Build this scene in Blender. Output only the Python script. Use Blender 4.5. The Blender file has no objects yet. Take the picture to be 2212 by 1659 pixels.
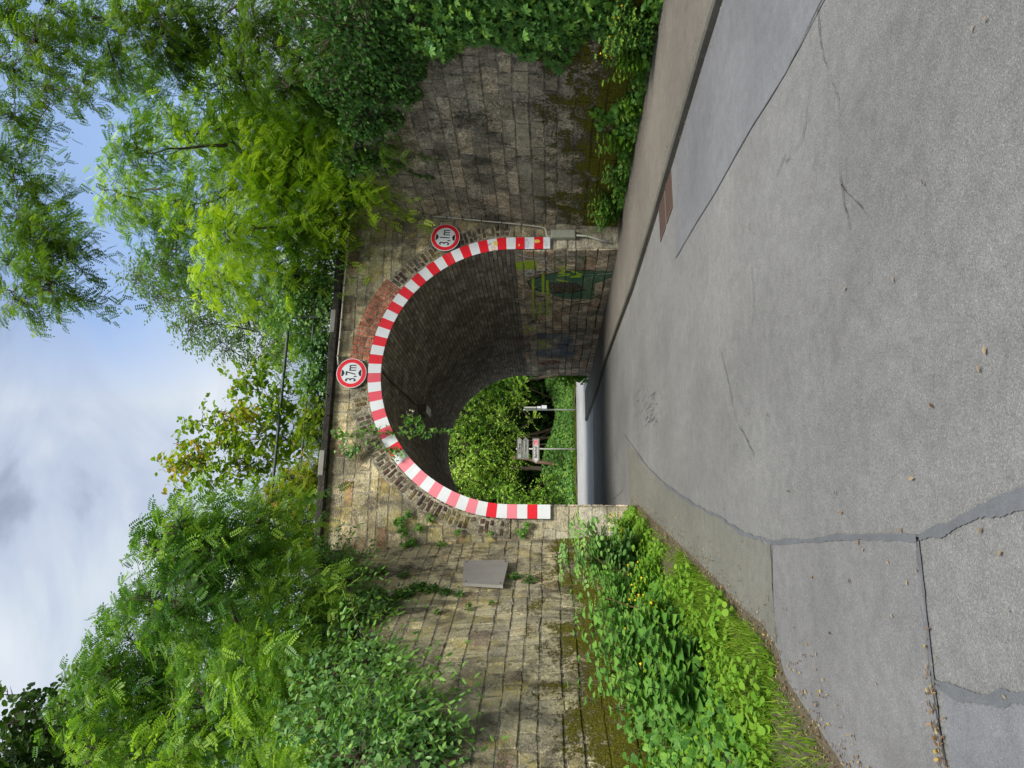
import bpy, math, random
import numpy as np
R = math.radians
SC = bpy.context.scene
COL = SC.collection
RNG = np.random.default_rng(7)
random.seed(7)

# ---------------------------------------------------------------- camera (a phone held upright, picture stored on its side)
F, EYE, YAW, HOR = 1533.0, 1.5, R(14.5), 1183.0
PITCH = math.atan((HOR - 1106) / F)
FW = np.array([math.sin(YAW) * math.cos(PITCH), math.cos(YAW) * math.cos(PITCH), math.sin(PITCH)])
RT = np.array([math.cos(YAW), -math.sin(YAW), 0.0])
UP = np.cross(RT, FW)
CAM = np.array([0, 0, EYE])
from mathutils import Matrix, Vector
cam = bpy.data.cameras.new('camera')
co = bpy.data.objects.new('camera', cam); COL.objects.link(co)
m = Matrix.Identity(4)
for i in range(3):
    m[i][0] = -UP[i]; m[i][1] = RT[i]; m[i][2] = -FW[i]; m[i][3] = CAM[i]
co.matrix_world = m
cam.sensor_width = 36; cam.lens = F / 2212 * 36
cam.clip_start = 0.05; cam.clip_end = 2000
SC.camera = co

# ---------------------------------------------------------------- light
SUN_EL, SUN_AZ = R(50), R(10)          # azimuth: from straight behind the camera (-Y) towards the right (+X)
sd = Vector((math.sin(SUN_AZ) * math.cos(SUN_EL), -math.cos(SUN_AZ) * math.cos(SUN_EL), math.sin(SUN_EL)))
sun = bpy.data.lights.new('sun', 'SUN'); sun.energy = 1.5; sun.angle = R(22); sun.color = (1, .96, .88)
so = bpy.data.objects.new('sun', sun); COL.objects.link(so)
so.rotation_euler = sd.to_track_quat('Z', 'Y').to_euler()
SC.view_settings.view_transform = 'Standard'
SC.view_settings.look = 'None'
SC.view_settings.exposure = 1.9
SC.view_settings.gamma = 1
w = bpy.data.worlds.new('World'); SC.world = w; w.use_nodes = True
nt = w.node_tree; nt.nodes.clear()
def nd(nt, t, **k):
    n = nt.nodes.new(t)
    for a, v in k.items():
        if a == 'ins':
            for q, x in v.items(): n.inputs[q].default_value = x
        else: setattr(n, a, v)
    return n
def ramp(nt, fac, stops, interp='LINEAR'):
    n = nt.nodes.new('ShaderNodeValToRGB'); e = n.color_ramp; e.interpolation = interp
    while len(e.elements) < len(stops): e.elements.new(0.5)
    for el, (p, c) in zip(e.elements, stops):
        el.position = p; el.color = (*c, 1) if len(c) == 3 else c
    if fac is not None: nt.links.new(fac, n.inputs[0])
    return n.outputs[0]
def G(v): return (v, v, v)
sky = nd(nt, 'ShaderNodeTexSky', sky_type='NISHITA', sun_disc=False, sun_elevation=SUN_EL, sun_rotation=math.pi - SUN_AZ)
bg1 = nd(nt, 'ShaderNodeBackground', ins={1: 0.08}); nt.links.new(sky.outputs[0], bg1.inputs[0])
tc = nd(nt, 'ShaderNodeTexCoord')
mp = nd(nt, 'ShaderNodeMapping', ins={3: (1, 1, 1.7), 1: (4.3, 2.7, 1.4)}); nt.links.new(tc.outputs['Generated'], mp.inputs[0])
n1 = nd(nt, 'ShaderNodeTexNoise', ins={2: 3.6, 3: 7.0, 4: 0.5, 8: 0.5}); nt.links.new(mp.outputs[0], n1.inputs[0])
cl = ramp(nt, n1.outputs[0], [(0.37, (.095, .115, .155)), (0.44, (.130, .152, .195)), (0.495, (.175, .203, .255)), (0.54, (.195, .222, .268)), (0.60, (.225, .25, .285)), (0.70, (.26, .28, .305))])
bg2 = nd(nt, 'ShaderNodeBackground', ins={1: 0.80}); nt.links.new(cl, bg2.inputs[0])
# break in the clouds over the right-hand trees
BRK = (RT * 470 + FW * 1533 + UP * 950); BRK /= np.linalg.norm(BRK)
dp = nd(nt, 'ShaderNodeVectorMath', operation='DOT_PRODUCT'); dp.inputs[1].default_value = tuple(BRK)
nt.links.new(tc.outputs['Generated'], dp.inputs[0])
ad = nd(nt, 'ShaderNodeMath', operation='MULTIPLY_ADD', ins={1: 0.06, 2: -0.03}); nt.links.new(n1.outputs[0], ad.inputs[0])
a2 = nd(nt, 'ShaderNodeMath', operation='ADD'); nt.links.new(dp.outputs['Value'], a2.inputs[0]); nt.links.new(ad.outputs[0], a2.inputs[1])
mk = ramp(nt, a2.outputs[0], [(0.965, G(1)), (0.992, G(0.15))])
mx = nd(nt, 'ShaderNodeMixShader'); nt.links.new(mk, mx.inputs[0]); nt.links.new(bg1.outputs[0], mx.inputs[1]); nt.links.new(bg2.outputs[0], mx.inputs[2])
ow = nd(nt, 'ShaderNodeOutputWorld'); nt.links.new(mx.outputs[0], ow.inputs[0])
SC.cycles.max_bounces = 8; SC.cycles.transparent_max_bounces = 4

# ---------------------------------------------------------------- where a point of the photograph (2212 x 1659 view) lies in the world
def ray(V, y): return FW * F + RT * ((1659 - y) - 829.5) + UP * (1106 - V)
def atY(V, y, Y): r = ray(V, y); return CAM + r * (Y / r[1])
def atX(V, y, X): r = ray(V, y); return CAM + r * (X / r[0])
def atZ(V, y, Z=0.0): r = ray(V, y); return CAM + r * ((Z - EYE) / r[2])
def atP(V, y, p0, n):
    r = ray(V, y); n = np.array(n, float); return CAM + r * (((np.array(p0) - CAM) @ n) / (r @ n))

# ---------------------------------------------------------------- object helpers
def tag(o, label=None, cat=None, group=None, kind=None):
    if label: o['label'] = label
    if cat: o['category'] = cat
    if group: o['group'] = group
    if kind: o['kind'] = kind
    return o
def thing(name, label, cat, loc=(0, 0, 0), group=None):
    o = bpy.data.objects.new(name, None); COL.objects.link(o); o.location = [float(a) for a in loc]
    o.empty_display_size = 0.1
    return tag(o, label, cat, group)
class MB:
    """collects faces; build() links them as ONE mesh object"""
    def __init__(s): s.v = []; s.n = 0; s.f = []; s.r = []; s.mi = []
    def add(s, V, Fs, rnd=0.5, mi=0):
        V = np.asarray(V, float).reshape(-1, 3)
        if not isinstance(Fs, (list, tuple)): Fs = [Fs]
        for Fa in Fs:
            Fa = np.asarray(Fa, np.int64)
            if Fa.ndim == 1: Fa = Fa[None, :]
            s.f.append(Fa + s.n); s.mi.append(np.full(len(Fa), mi, np.int32))
        r = np.full(len(V), rnd, np.float32) if np.isscalar(rnd) else np.asarray(rnd, np.float32)
        s.v.append(V); s.r.append(r); s.n += len(V)
    def quad(s, a, b, c, d, rnd=0.5, mi=0): s.add([a, b, c, d], [[0, 1, 2, 3]], rnd, mi)
    def poly(s, pts, rnd=0.5, mi=0): s.add(pts, [list(range(len(pts)))], rnd, mi)
    def box(s, lo, hi, rnd=0.5, mi=0, frame=None, bev=0.0):
        x0, y0, z0 = lo; x1, y1, z1 = hi
        if bev > 0:
            b = bev; P = []
            for (z, k) in ((z0, b), (z0 + b, 0), (z1 - b, 0), (z1, b)):
                P += [(x0 + k, y0 + b, z), (x0 + b, y0 + k, z), (x1 - b, y0 + k, z), (x1 - k, y0 + b, z), (x1 - k, y1 - b, z), (x1 - b, y1 - k, z), (x0 + b, y1 - k, z), (x0 + k, y1 - b, z)]
            P = np.array(P); fq = [[i * 8 + j, i * 8 + (j + 1) % 8, (i + 1) * 8 + (j + 1) % 8, (i + 1) * 8 + j] for i in range(3) for j in range(8)]
            fs = [np.array(fq), np.array([[7, 6, 5, 4, 3, 2, 1, 0], [24, 25, 26, 27, 28, 29, 30, 31]])]
        else:
            P = np.array([(x0, y0, z0), (x1, y0, z0), (x1, y1, z0), (x0, y1, z0), (x0, y0, z1), (x1, y0, z1), (x1, y1, z1), (x0, y1, z1)])
            fs = [np.array([[0, 3, 2, 1], [4, 5, 6, 7], [0, 1, 5, 4], [1, 2, 6, 5], [2, 3, 7, 6], [3, 0, 4, 7]])]
        if frame is not None: o, M = frame; P = np.asarray(o) + P @ np.asarray(M)
        s.add(P, fs, rnd, mi)
    def tube(s, pts, rad, n=6, rnd=0.5, mi=0, cap=True):
        pts = np.asarray(pts, float); k = len(pts)
        rad = np.full(k, rad) if np.isscalar(rad) else np.asarray(rad, float)
        t = np.gradient(pts, axis=0); t /= np.linalg.norm(t, axis=1)[:, None] + 1e-9
        u = np.cross(t[0], (0, 0, 1.0) if abs(t[0][2]) < .9 else (1.0, 0, 0)); u /= np.linalg.norm(u)
        P = []
        for i in range(k):
            u = u - t[i] * (u @ t[i]); u /= np.linalg.norm(u) + 1e-9
            v = np.cross(t[i], u)
            for j in range(n):
                a = 2 * math.pi * j / n
                P.append(pts[i] + rad[i] * (math.cos(a) * u + math.sin(a) * v))
        fs = [np.array([[i * n + j, i * n + (j + 1) % n, (i + 1) * n + (j + 1) % n, (i + 1) * n + j] for i in range(k - 1) for j in range(n)])]
        if cap and n > 2: fs.append(np.array([list(range(n))[::-1], [(k - 1) * n + j for j in range(n)]]))
        s.add(P, fs, rnd, mi)
    def disc(s, c, r, ax, z=0, n=48, r0=None, depth=None, rnd=.5, mi=0):
        """disc or ring facing -Y in the XZ plane"""
        a = np.linspace(0, 2 * math.pi, n, endpoint=False); c = np.asarray(c, float)
        def ring(rr, y): return np.stack([c[0] + rr * np.cos(a), np.full(n, c[1] + y), c[2] + rr * np.sin(a)], 1)
        if r0 is None: s.poly(ring(r, 0), rnd, mi)
        else:
            P = np.concatenate([ring(r, 0), ring(r0, 0)]); j = np.arange(n); q = (j + 1) % n
            s.add(P, np.stack([j, q, q + n, j + n], 1), rnd, mi)
        if depth:
            P = np.concatenate([ring(r, 0), ring(r, depth)]); j = np.arange(n); q = (j + 1) % n
            s.add(P, np.stack([j, q, q + n, j + n], 1), rnd, mi)
            s.poly(ring(r, depth)[::-1], rnd, mi)
    def build(s, name, mats, parent=None, smooth=False):
        me = bpy.data.meshes.new(name)
        V = np.concatenate(s.v); off = np.zeros(3)
        if parent is not None: off = np.array(world_loc(parent))
        me.vertices.add(len(V)); me.vertices.foreach_set('co', (V - off).astype(np.float32).ravel())
        li = np.concatenate([f.ravel() for f in s.f]).astype(np.int32)
        sz = np.concatenate([np.full(len(f), f.shape[1], np.int32) for f in s.f])
        me.loops.add(len(li)); me.loops.foreach_set('vertex_index', li)
        me.polygons.add(len(sz)); st = np.zeros(len(sz), np.int32); st[1:] = np.cumsum(sz)[:-1]
        me.polygons.foreach_set('loop_start', st); me.polygons.foreach_set('loop_total', sz)
        me.polygons.foreach_set('material_index', np.concatenate(s.mi))
        me.polygons.foreach_set('use_smooth', np.full(len(sz), bool(smooth)))
        me.update(calc_edges=True)
        at = me.attributes.new('rnd', 'FLOAT', 'POINT'); at.data.foreach_set('value', np.concatenate(s.r))
        for mm in (mats if isinstance(mats, (list, tuple)) else [mats]): me.materials.append(mm)
        o = bpy.data.objects.new(name, me); COL.objects.link(o)
        if parent is not None: o.parent = parent
        return o
def world_loc(o):
    l = Vector((0, 0, 0))
    while o is not None: l += Vector(o.location); o = o.parent
    return l
def structure(o, kind='structure'): o['kind'] = kind; return o

# ---------------------------------------------------------------- materials
def mat(name):
    M = bpy.data.materials.new(name); M.use_nodes = True; t = M.node_tree; t.nodes.clear()
    return M, t, nd(t, 'ShaderNodeOutputMaterial')
def L(t, a, b): t.links.new(a, b)
def mixc(t, fac, a, b, blend='MIX'):
    n = nd(t, 'ShaderNodeMix', data_type='RGBA', blend_type=blend)
    for s_, i in ((fac, 0), (a, 6), (b, 7)):
        if hasattr(s_, 'is_linked'): L(t, s_, n.inputs[i])
        elif i == 0: n.inputs[0].default_value = s_
        else: n.inputs[i].default_value = (*s_, 1)
    return n.outputs[2]
def noise(t, co_, sc, det=4, rough=.55, dist=0):
    n = nd(t, 'ShaderNodeTexNoise', ins={2: sc, 3: det, 4: rough, 8: dist}); L(t, co_, n.inputs[0]); return n.outputs[0]
def mth(t, op, a, b=None, c=None, clamp=False):
    n = nd(t, 'ShaderNodeMath', operation=op, use_clamp=clamp)
    for i, x in enumerate((a, b, c)):
        if x is None: continue
        if hasattr(x, 'is_linked'): L(t, x, n.inputs[i])
        else: n.inputs[i].default_value = x
    return n.outputs[0]
def bump(t, h, strength, dist):
    n = nd(t, 'ShaderNodeBump', ins={0: strength, 1: dist}); L(t, h, n.inputs['Height']); return n.outputs[0]
def pbr(t, out, col, rough=.8, nrm=None, metal=0, spec=.4):
    b = nd(t, 'ShaderNodeBsdfPrincipled')
    if hasattr(col, 'is_linked'): L(t, col, b.inputs[0])
    else: b.inputs[0].default_value = (*col, 1)
    if hasattr(rough, 'is_linked'): L(t, rough, b.inputs['Roughness'])
    else: b.inputs['Roughness'].default_value = rough
    b.inputs['Metallic'].default_value = metal
    b.inputs['Specular IOR Level'].default_value = spec
    if nrm is not None: L(t, nrm, b.inputs['Normal'])
    L(t, b.outputs[0], out.inputs[0]); return b
def attr(t, n='rnd'): return nd(t, 'ShaderNodeAttribute', attribute_name=n).outputs['Fac']
def plain(name, col, rough=.6, dirt=.25, scale=6, metal=0, bmp=0.0, dcol=(.12, .1, .07)):
    M, t, o = mat(name); g = nd(t, 'ShaderNodeNewGeometry').outputs['Position']
    n = noise(t, g, scale, 6, .65); f = ramp(t, n, [(.45, G(0)), (.75, G(1))])
    f2 = mth(t, 'MULTIPLY', f, dirt)
    c = mixc(t, f2, col, dcol)
    pbr(t, o, c, rough, bump(t, noise(t, g, scale * 12, 4), bmp, .003) if bmp else None, metal)
    return M
def stone_mat(name, cols, dark=.5, lichen=0.0, moss=None, white=0.0, soot=(.035, .032, .027), img=None, cream=0.0, grain=1.0, mossy=(.20, .19, .015), fine=1.0, lz=None):
    M, t, o = mat(name); g = nd(t, 'ShaderNodeNewGeometry').outputs['Position']
    r = attr(t)
    c = ramp(t, r, [((i + .0) / len(cols), q) for i, q in enumerate(cols)], 'CONSTANT')
    j = mth(t, 'FRACT', mth(t, 'MULTIPLY', r, 37.7))
    c = mixc(t, 1.0, c, ramp(t, j, [(0, G(.78)), (1, G(1.18))]), 'MULTIPLY')
    # grain and tooling streaks
    st = nd(t, 'ShaderNodeMapping', ins={3: (8, 8, 15)}); L(t, g, st.inputs[0])
    n1_ = noise(t, st.outputs[0], 3.2, 6, .75)
    c = mixc(t, 1.0, c, ramp(t, n1_, [(.32, G(1 - .58 * grain)), (.5, G(.95 + .05 * (1 - grain))), (.66, G(1 + .6 * grain))]), 'MULTIPLY')
    c = mixc(t, 1.0, c, ramp(t, noise(t, g, 8, 6, .85, .8), [(.33, G(1 - .62 * grain)), (.5, G(1)), (.66, G(1 + .75 * grain))]), 'MULTIPLY')
    if cream:
        k = mth(t, 'MULTIPLY', ramp(t, noise(t, g, 1.1, 5, .65, .5), [(.42, G(0)), (.56, G(1))]), ramp(t, noise(t, g, 14, 6, .8), [(.40, G(.05)), (.52, G(1))]))
        c = mixc(t, mth(t, 'MULTIPLY', k, cream, clamp=True), c, (.66, .59, .37))
    n2_ = noise(t, g, 1.6, 5, .6, .4)
    vs = nd(t, 'ShaderNodeMapping', ins={3: (1.6, 1.6, .45)}); L(t, g, vs.inputs[0])
    f = mth(t, 'MAXIMUM', ramp(t, n2_, [(.49, G(0)), (.58, G(1))]), ramp(t, noise(t, vs.outputs[0], 1.7, 5, .65, .3), [(.52, G(0)), (.64, G(1))]))
    c = mixc(t, mth(t, 'MULTIPLY', f, dark), c, soot)
    n3_ = noise(t, g, 26, 5, .7)
    c = mixc(t, mth(t, 'MULTIPLY', ramp(t, n3_, [(.56, G(0)), (.64, G(1))]), .45 * fine), c, tuple(.35 * a for a in soot))
    if lichen:
        n4 = noise(t, g, 1.9, 4, .6, .7); n5 = noise(t, g, 19, 6, .75)
        k = mth(t, 'MULTIPLY', ramp(t, n4, [(.52, G(0)), (.66, G(1))]), ramp(t, n5, [(.42, G(0)), (.55, G(1))]))
        c = mixc(t, mth(t, 'MULTIPLY', k, lichen), c, (.60, .49, .10))
    if white:
        n6 = noise(t, g, 2.1, 4, .6, .3); n7 = noise(t, g, 30, 6, .8)
        k = mth(t, 'MULTIPLY', ramp(t, n6, [(.50, G(0)), (.66, G(1))]), ramp(t, n7, [(.45, G(0)), (.57, G(1))]))
        if lz:   # a washed-out band between two heights
            z_ = nd(t, 'ShaderNodeSeparateXYZ'); L(t, g, z_.inputs[0])
            q = mth(t, 'ABSOLUTE', mth(t, 'SUBTRACT', z_.outputs[2], lz[0]))
            q = mth(t, 'SUBTRACT', 1.0, mth(t, 'DIVIDE', q, lz[1]), clamp=True)
            k = mth(t, 'MAXIMUM', mth(t, 'MULTIPLY', k, .6), mth(t, 'MULTIPLY', mth(t, 'MULTIPLY', q, ramp(t, n6, [(.38, G(0)), (.56, G(1))])), ramp(t, n7, [(.40, G(0)), (.56, G(1))])))
        c = mixc(t, mth(t, 'MULTIPLY', k, white, clamp=True), c, (.46, .42, .32))
    if img:
        sp = nd(t, 'ShaderNodeSeparateXYZ'); L(t, g, sp.inputs[0])
        u = mth(t, 'DIVIDE', mth(t, 'SUBTRACT', sp.outputs[1], 13.4), 9.8); v = mth(t, 'DIVIDE', sp.outputs[2], 2.6)
        cb = nd(t, 'ShaderNodeCombineXYZ'); L(t, u, cb.inputs[0]); L(t, v, cb.inputs[1])
        ti = nd(t, 'ShaderNodeTexImage', image=img, extension='CLIP'); L(t, cb.outputs[0], ti.inputs[0])
        k = mth(t, 'MULTIPLY', ti.outputs[1], ramp(t, noise(t, g, 24, 5, .75), [(.34, G(.5)), (.52, G(1))]))
        c = mixc(t, k, c, ti.outputs[0])
    hgt = mth(t, 'ADD', mth(t, 'MULTIPLY', n3_, .5), n1_)
    if moss:
        sp = nd(t, 'ShaderNodeSeparateXYZ'); L(t, g, sp.inputs[0])
        zz = mth(t, 'DIVIDE', mth(t, 'SUBTRACT', moss[0], sp.outputs[2]), moss[1], clamp=True)
        n8 = noise(t, g, 2.0, 5, .6, .6); n9 = noise(t, g, 22, 5, .75)
        k = mth(t, 'ADD', mth(t, 'ADD', n8, mth(t, 'MULTIPLY', n9, .8)), mth(t, 'MULTIPLY', zz, .36))
        k = ramp(t, k, [(1.0, G(0)), (1.0, G(1))]) if False else mth(t, 'MULTIPLY_ADD', k, 9.0, -9.05, clamp=True)
        mc = ramp(t, noise(t, g, 45, 4, .7), [(.35, tuple(.3 * a for a in mossy)), (.6, mossy), (.75, tuple(2. * a for a in mossy))])
        c = mixc(t, mth(t, 'MULTIPLY', k, mth(t, 'GREATER_THAN', zz, .001)), c, mc)
        hgt = mth(t, 'ADD', hgt, mth(t, 'MULTIPLY', mth(t, 'MULTIPLY', k, n9), 2.0))
    pbr(t, o, c, .9, bump(t, hgt, 1.0, .03), spec=.2)
    return M
def leaf_mat(name, cols, trans=.45, gloss=.12, tint=(1.25, 1.35, .5), rough=.45):
    M, t, o = mat(name); r = attr(t)
    c = ramp(t, r, [(i / (len(cols) - 1), q) for i, q in enumerate(cols)])
    d = nd(t, 'ShaderNodeBsdfDiffuse'); L(t, c, d.inputs[0])
    tr = nd(t, 'ShaderNodeBsdfTranslucent'); L(t, mixc(t, 1.0, c, tint, 'MULTIPLY'), tr.inputs[0])
    gl = nd(t, 'ShaderNodeBsdfGlossy', ins={0: (.9, .95, 1, 1), 1: rough})
    m1 = nd(t, 'ShaderNodeMixShader', ins={0: trans}); L(t, d.outputs[0], m1.inputs[1]); L(t, tr.outputs[0], m1.inputs[2])
    fr = nd(t, 'ShaderNodeFresnel', ins={0: 1.4}); fm = mth(t, 'MULTIPLY', mth(t, 'MINIMUM', fr.outputs[0], .35), gloss * 3, clamp=True)
    m2 = nd(t, 'ShaderNodeMixShader'); L(t, fm, m2.inputs[0]); L(t, m1.outputs[0], m2.inputs[1]); L(t, gl.outputs[0], m2.inputs[2])
    L(t, m2.outputs[0], o.inputs[0]); return M
def asphalt_mat(name, base, spk=1.0, scale=1.0, tint=(1, 1, 1), stain=.35):
    M, t, o = mat(name); g = nd(t, 'ShaderNodeNewGeometry').outputs['Position']
    big = noise(t, g, .55, 5, .6, .3)
    c = mixc(t, 1.0, tuple(base * a for a in tint), ramp(t, big, [(.3, G(.80)), (.7, G(1.16))]), 'MULTIPLY')
    v = nd(t, 'ShaderNodeTexVoronoi', ins={'Scale': 210 * scale, 'Randomness': 1.0}); L(t, g, v.inputs['Vector'])
    sep = nd(t, 'ShaderNodeSeparateColor'); L(t, v.outputs['Color'], sep.inputs[0])
    c = mixc(t, .85 * spk, c, mixc(t, 1.0, c, ramp(t, sep.outputs[0], [(0, G(.6)), (.35, G(.88)), (.75, G(1.03)), (.9, G(1.15)), (.97, G(1.42))]), 'MULTIPLY'))
    n_ = noise(t, g, 9, 6, .7); c = mixc(t, 1.0, c, ramp(t, n_, [(.35, G(.88)), (.65, G(1.1))]), 'MULTIPLY')
    st = noise(t, g, .9, 6, .7, 1.0)
    c = mixc(t, mth(t, 'MULTIPLY', ramp(t, st, [(.58, G(0)), (.74, G(1))]), stain), c, tuple(base * .5 * a for a in (1, .95, .85)))
    tm = nd(t, 'ShaderNodeMapping', ins={3: (1.5, .12, 1)}); L(t, g, tm.inputs[0])
    c = mixc(t, 1.0, c, ramp(t, noise(t, tm.outputs[0], 1.1, 4, .6, .6), [(.36, G(.96)), (.62, G(1.03))]), 'MULTIPLY')
    dk = mth(t, 'MULTIPLY', ramp(t, noise(t, g, .8, 5, .7, .5), [(.60, G(0)), (.70, G(1))]), ramp(t, noise(t, g, 13, 6, .8), [(.5, G(0)), (.6, G(1))]))
    c = mixc(t, mth(t, 'MULTIPLY', dk, .45), c, tuple(base * a for a in (.55, .46, .34)))
    h = mth(t, 'ADD', mth(t, 'MULTIPLY', v.outputs['Distance'], 1.0), mth(t, 'MULTIPLY', n_, .3))
    pbr(t, o, c, .82, bump(t, h, .3 * spk, .003), spec=.35)
    return M

# ---------------------------------------------------------------- graffiti on the tunnel wall, drawn as strokes into a generated picture
def graffiti():
    W, H = 1470, 390
    im = np.zeros((H, W, 4), np.float32)
    yy, xx = np.mgrid[0:H, 0:W]; S = (xx + .5) / W * 9.8; Z = (yy + .5) / H * 2.6
    def cv(p): q = atX((2000 + p[0] / 3.016) * .54, (950 + p[1] / 3.016) * .54, 6.29); return q[1] - 13.4, q[2]
    def put(mask, c, a):
        a = mask * a; im[..., 3] = im[..., 3] * (1 - a) + a
        for i in range(3): im[..., i] = np.where(a > 0, im[..., i] * (1 - np.minimum(1, a * 1.5)) + c[i] * np.minimum(1, a * 1.5), im[..., i])
    def line(pts, c, wd, a=.9):
        P = [cv(p) for p in pts]; mk = np.zeros((H, W))
        for (s0, z0), (s1, z1) in zip(P[:-1], P[1:]):
            d2 = (s1 - s0) ** 2 + (z1 - z0) ** 2 + 1e-9
            t_ = np.clip(((S - s0) * (s1 - s0) + (Z - z0) * (z1 - z0)) / d2, 0, 1)
            dd = np.hypot(S - s0 - t_ * (s1 - s0), Z - z0 - t_ * (z1 - z0))
            mk = np.maximum(mk, np.clip((wd - dd) / .012 + .5, 0, 1))
        put(mk, c, a)
    def area(pts, c, a=.8):
        P = [cv(p) for p in pts]; ins = np.zeros((H, W), bool)
        for (s0, z0), (s1, z1) in zip(P, P[1:] + P[:1]):
            cond = (z0 > Z) != (z1 > Z)
            ins ^= cond & (S < (s1 - s0) * (Z - z0) / (z1 - z0 + 1e-12) + s0)
        put(ins.astype(float), c, a)
    g, lm, wh, bk, bl = (.03, .24, .14), (.60, .88, .03), (.88, .90, .88), (.012, .012, .012), (.10, .20, .36)
    area([(340, 520), (450, 480), (640, 430), (900, 400), (1380, 405), (1370, 470), (1150, 560), (1140, 700), (1100, 740), (800, 740), (620, 680), (420, 640)], g, .85)
    area([(620, 570), (760, 540), (930, 545), (1020, 600), (1000, 640), (700, 665), (560, 610)], (.10, .085, .07), .8)
    area([(130, 480), (190, 455), (240, 475), (200, 505)], g, .8)
    line([(335, 525), (520, 465), (640, 430), (840, 402), (950, 392), (1160, 405)], bk, .02)
    line([(335, 525), (370, 600), (560, 660), (780, 670), (1020, 630)], bk, .025)
    line([(250, 575), (390, 620), (440, 610), (620, 560), (800, 535)], bk, .02)
    line([(430, 700), (900, 780), (1100, 745), (1200, 700)], bk, .02)
    line([(760, 860), (930, 800), (1100, 790)], bk, .018)
    area([(130, 300), (180, 262), (200, 300), (440, 265), (445, 385), (280, 390), (210, 400), (150, 380), (80, 330)], lm, .95)
    for q in ([(700, 360), (830, 352)], [(730, 380), (790, 400), (720, 430), (830, 440)], [(710, 460), (820, 455)], [(880, 410), (980, 445), (860, 475), (960, 470)], [(700, 510), (800, 530)]): line(q, lm, .035)
    for q in ([(400, 500), (400, 780), (410, 980)], [(520, 430), (520, 660)], [(570, 520), (575, 700), (570, 950)], [(380, 680), (590, 670)], [(400, 800), (600, 790)], [(400, 860), (600, 852)], [(480, 900), (610, 900)], [(490, 780), (480, 960)]): line(q, lm, .03, .7)
    line([(230, 1090), (300, 1070), (370, 1080), (380, 1110), (310, 1135), (240, 1115), (230, 1090)], lm, .04, .8); line([(380, 1100), (480, 1100)], lm, .03, .8)
    for q in ([(410, 1250), (640, 1240)], [(480, 1280), (620, 1300)], [(500, 1240), (540, 1340), (600, 1370)], [(400, 1340), (600, 1330)]): line(q, lm, .045, .6)
    line([(225, 210), (330, 230), (470, 245), (560, 240)], wh, .02); line([(220, 280), (430, 265), (530, 300)], wh, .018)
    line([(560, 240), (540, 290), (560, 350), (610, 400)], wh, .026)
    line([(300, 430), (350, 405), (420, 430), (390, 460), (320, 455), (300, 430)], wh, .022); line([(360, 400), (530, 400), (500, 430), (430, 445)], wh, .02)
    line([(285, 670), (290, 625), (330, 640), (430, 655), (540, 670)], wh, .016); line([(1140, 650), (1230, 640), (1330, 610)], wh, .012); line([(1180, 450), (1380, 430)], wh, .012)
    line([(385, 1040), (430, 1050), (530, 1035)], wh, .014); line([(590, 1065), (640, 1035), (690, 1040)], wh, .014)
    line([(390, 1030), (400, 990), (470, 990), (480, 1035)], bk, .014)
    area([(450, 1150), (880, 1160), (900, 1400), (870, 1440), (440, 1430), (420, 1350), (700, 1330), (690, 1230), (450, 1210)], bl, .6)
    line([(180, 1250), (240, 1230), (420, 1240)], (.03, .07, .25), .03, .6); line([(180, 1400), (250, 1350), (240, 1400), (420, 1350)], (.03, .07, .25), .03, .6)
    area([(450, 1510), (560, 1490), (680, 1480), (740, 1510), (640, 1540), (600, 1525), (520, 1545)], (.30, .045, .03), .8)
    line([(430, 1440), (900, 1450)], bk, .03, .6); line([(430, 1170), (860, 1150)], bk, .02, .6)
    for x_, y_ in ((700, 260), (740, 300), (980, 250), (1020, 270)): area([(x_ - 35, y_ - 20), (x_ + 40, y_ - 15), (x_ + 30, y_ + 25), (x_ - 30, y_ + 15)], (.06, .22, .05), .6)
    area([(90, 820), (150, 810), (185, 830), (140, 850)], g, .7); area([(150, 815), (185, 815), (180, 855), (155, 850)], (.03, .12, .4), .7)
    I = bpy.data.images.new('wall_paint', W, H, alpha=True, float_buffer=True)
    I.colorspace_settings.name = 'Non-Color'; I.alpha_mode = 'CHANNEL_PACKED'
    I.pixels.foreach_set(im.ravel()); I.update()
    return I
GR = graffiti()

CF = [(0.604, 0.497, 0.286), (0.472, 0.41, 0.256), (0.722, 0.585, 0.316), (0.364, 0.324, 0.216), (0.545, 0.469, 0.306), (0.812, 0.657, 0.366), (0.44, 0.365, 0.231), (0.606, 0.497, 0.31), (0.389, 0.252, 0.158), (0.515, 0.452, 0.291)]
CR = [(0.446, 0.385, 0.29), (0.342, 0.302, 0.231), (0.532, 0.447, 0.331), (0.396, 0.354, 0.27), (0.48, 0.409, 0.298), (0.306, 0.269, 0.209), (0.601, 0.499, 0.355), (0.431, 0.374, 0.288)]
CL_ = [(0.644, 0.557, 0.343), (0.442, 0.387, 0.258), (0.787, 0.671, 0.381), (0.556, 0.486, 0.313), (0.354, 0.316, 0.217), (0.698, 0.574, 0.349), (0.5, 0.432, 0.285), (0.404, 0.292, 0.197)]
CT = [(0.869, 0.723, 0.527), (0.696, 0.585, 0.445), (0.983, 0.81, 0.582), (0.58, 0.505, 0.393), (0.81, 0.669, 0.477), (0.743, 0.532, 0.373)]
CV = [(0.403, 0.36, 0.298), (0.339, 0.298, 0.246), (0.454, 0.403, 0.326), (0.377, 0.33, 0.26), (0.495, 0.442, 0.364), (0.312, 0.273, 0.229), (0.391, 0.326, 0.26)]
M_face = stone_mat('facade_stone', CF, .62, lichen=.7, white=.5, cream=.9)
M_quoin = stone_mat('limewashed_stone', [(.45, .42, .33), (.38, .34, .26), (.5, .47, .39), (.42, .38, .28)], .3, white=.8, cream=.6, lichen=.3)
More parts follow.
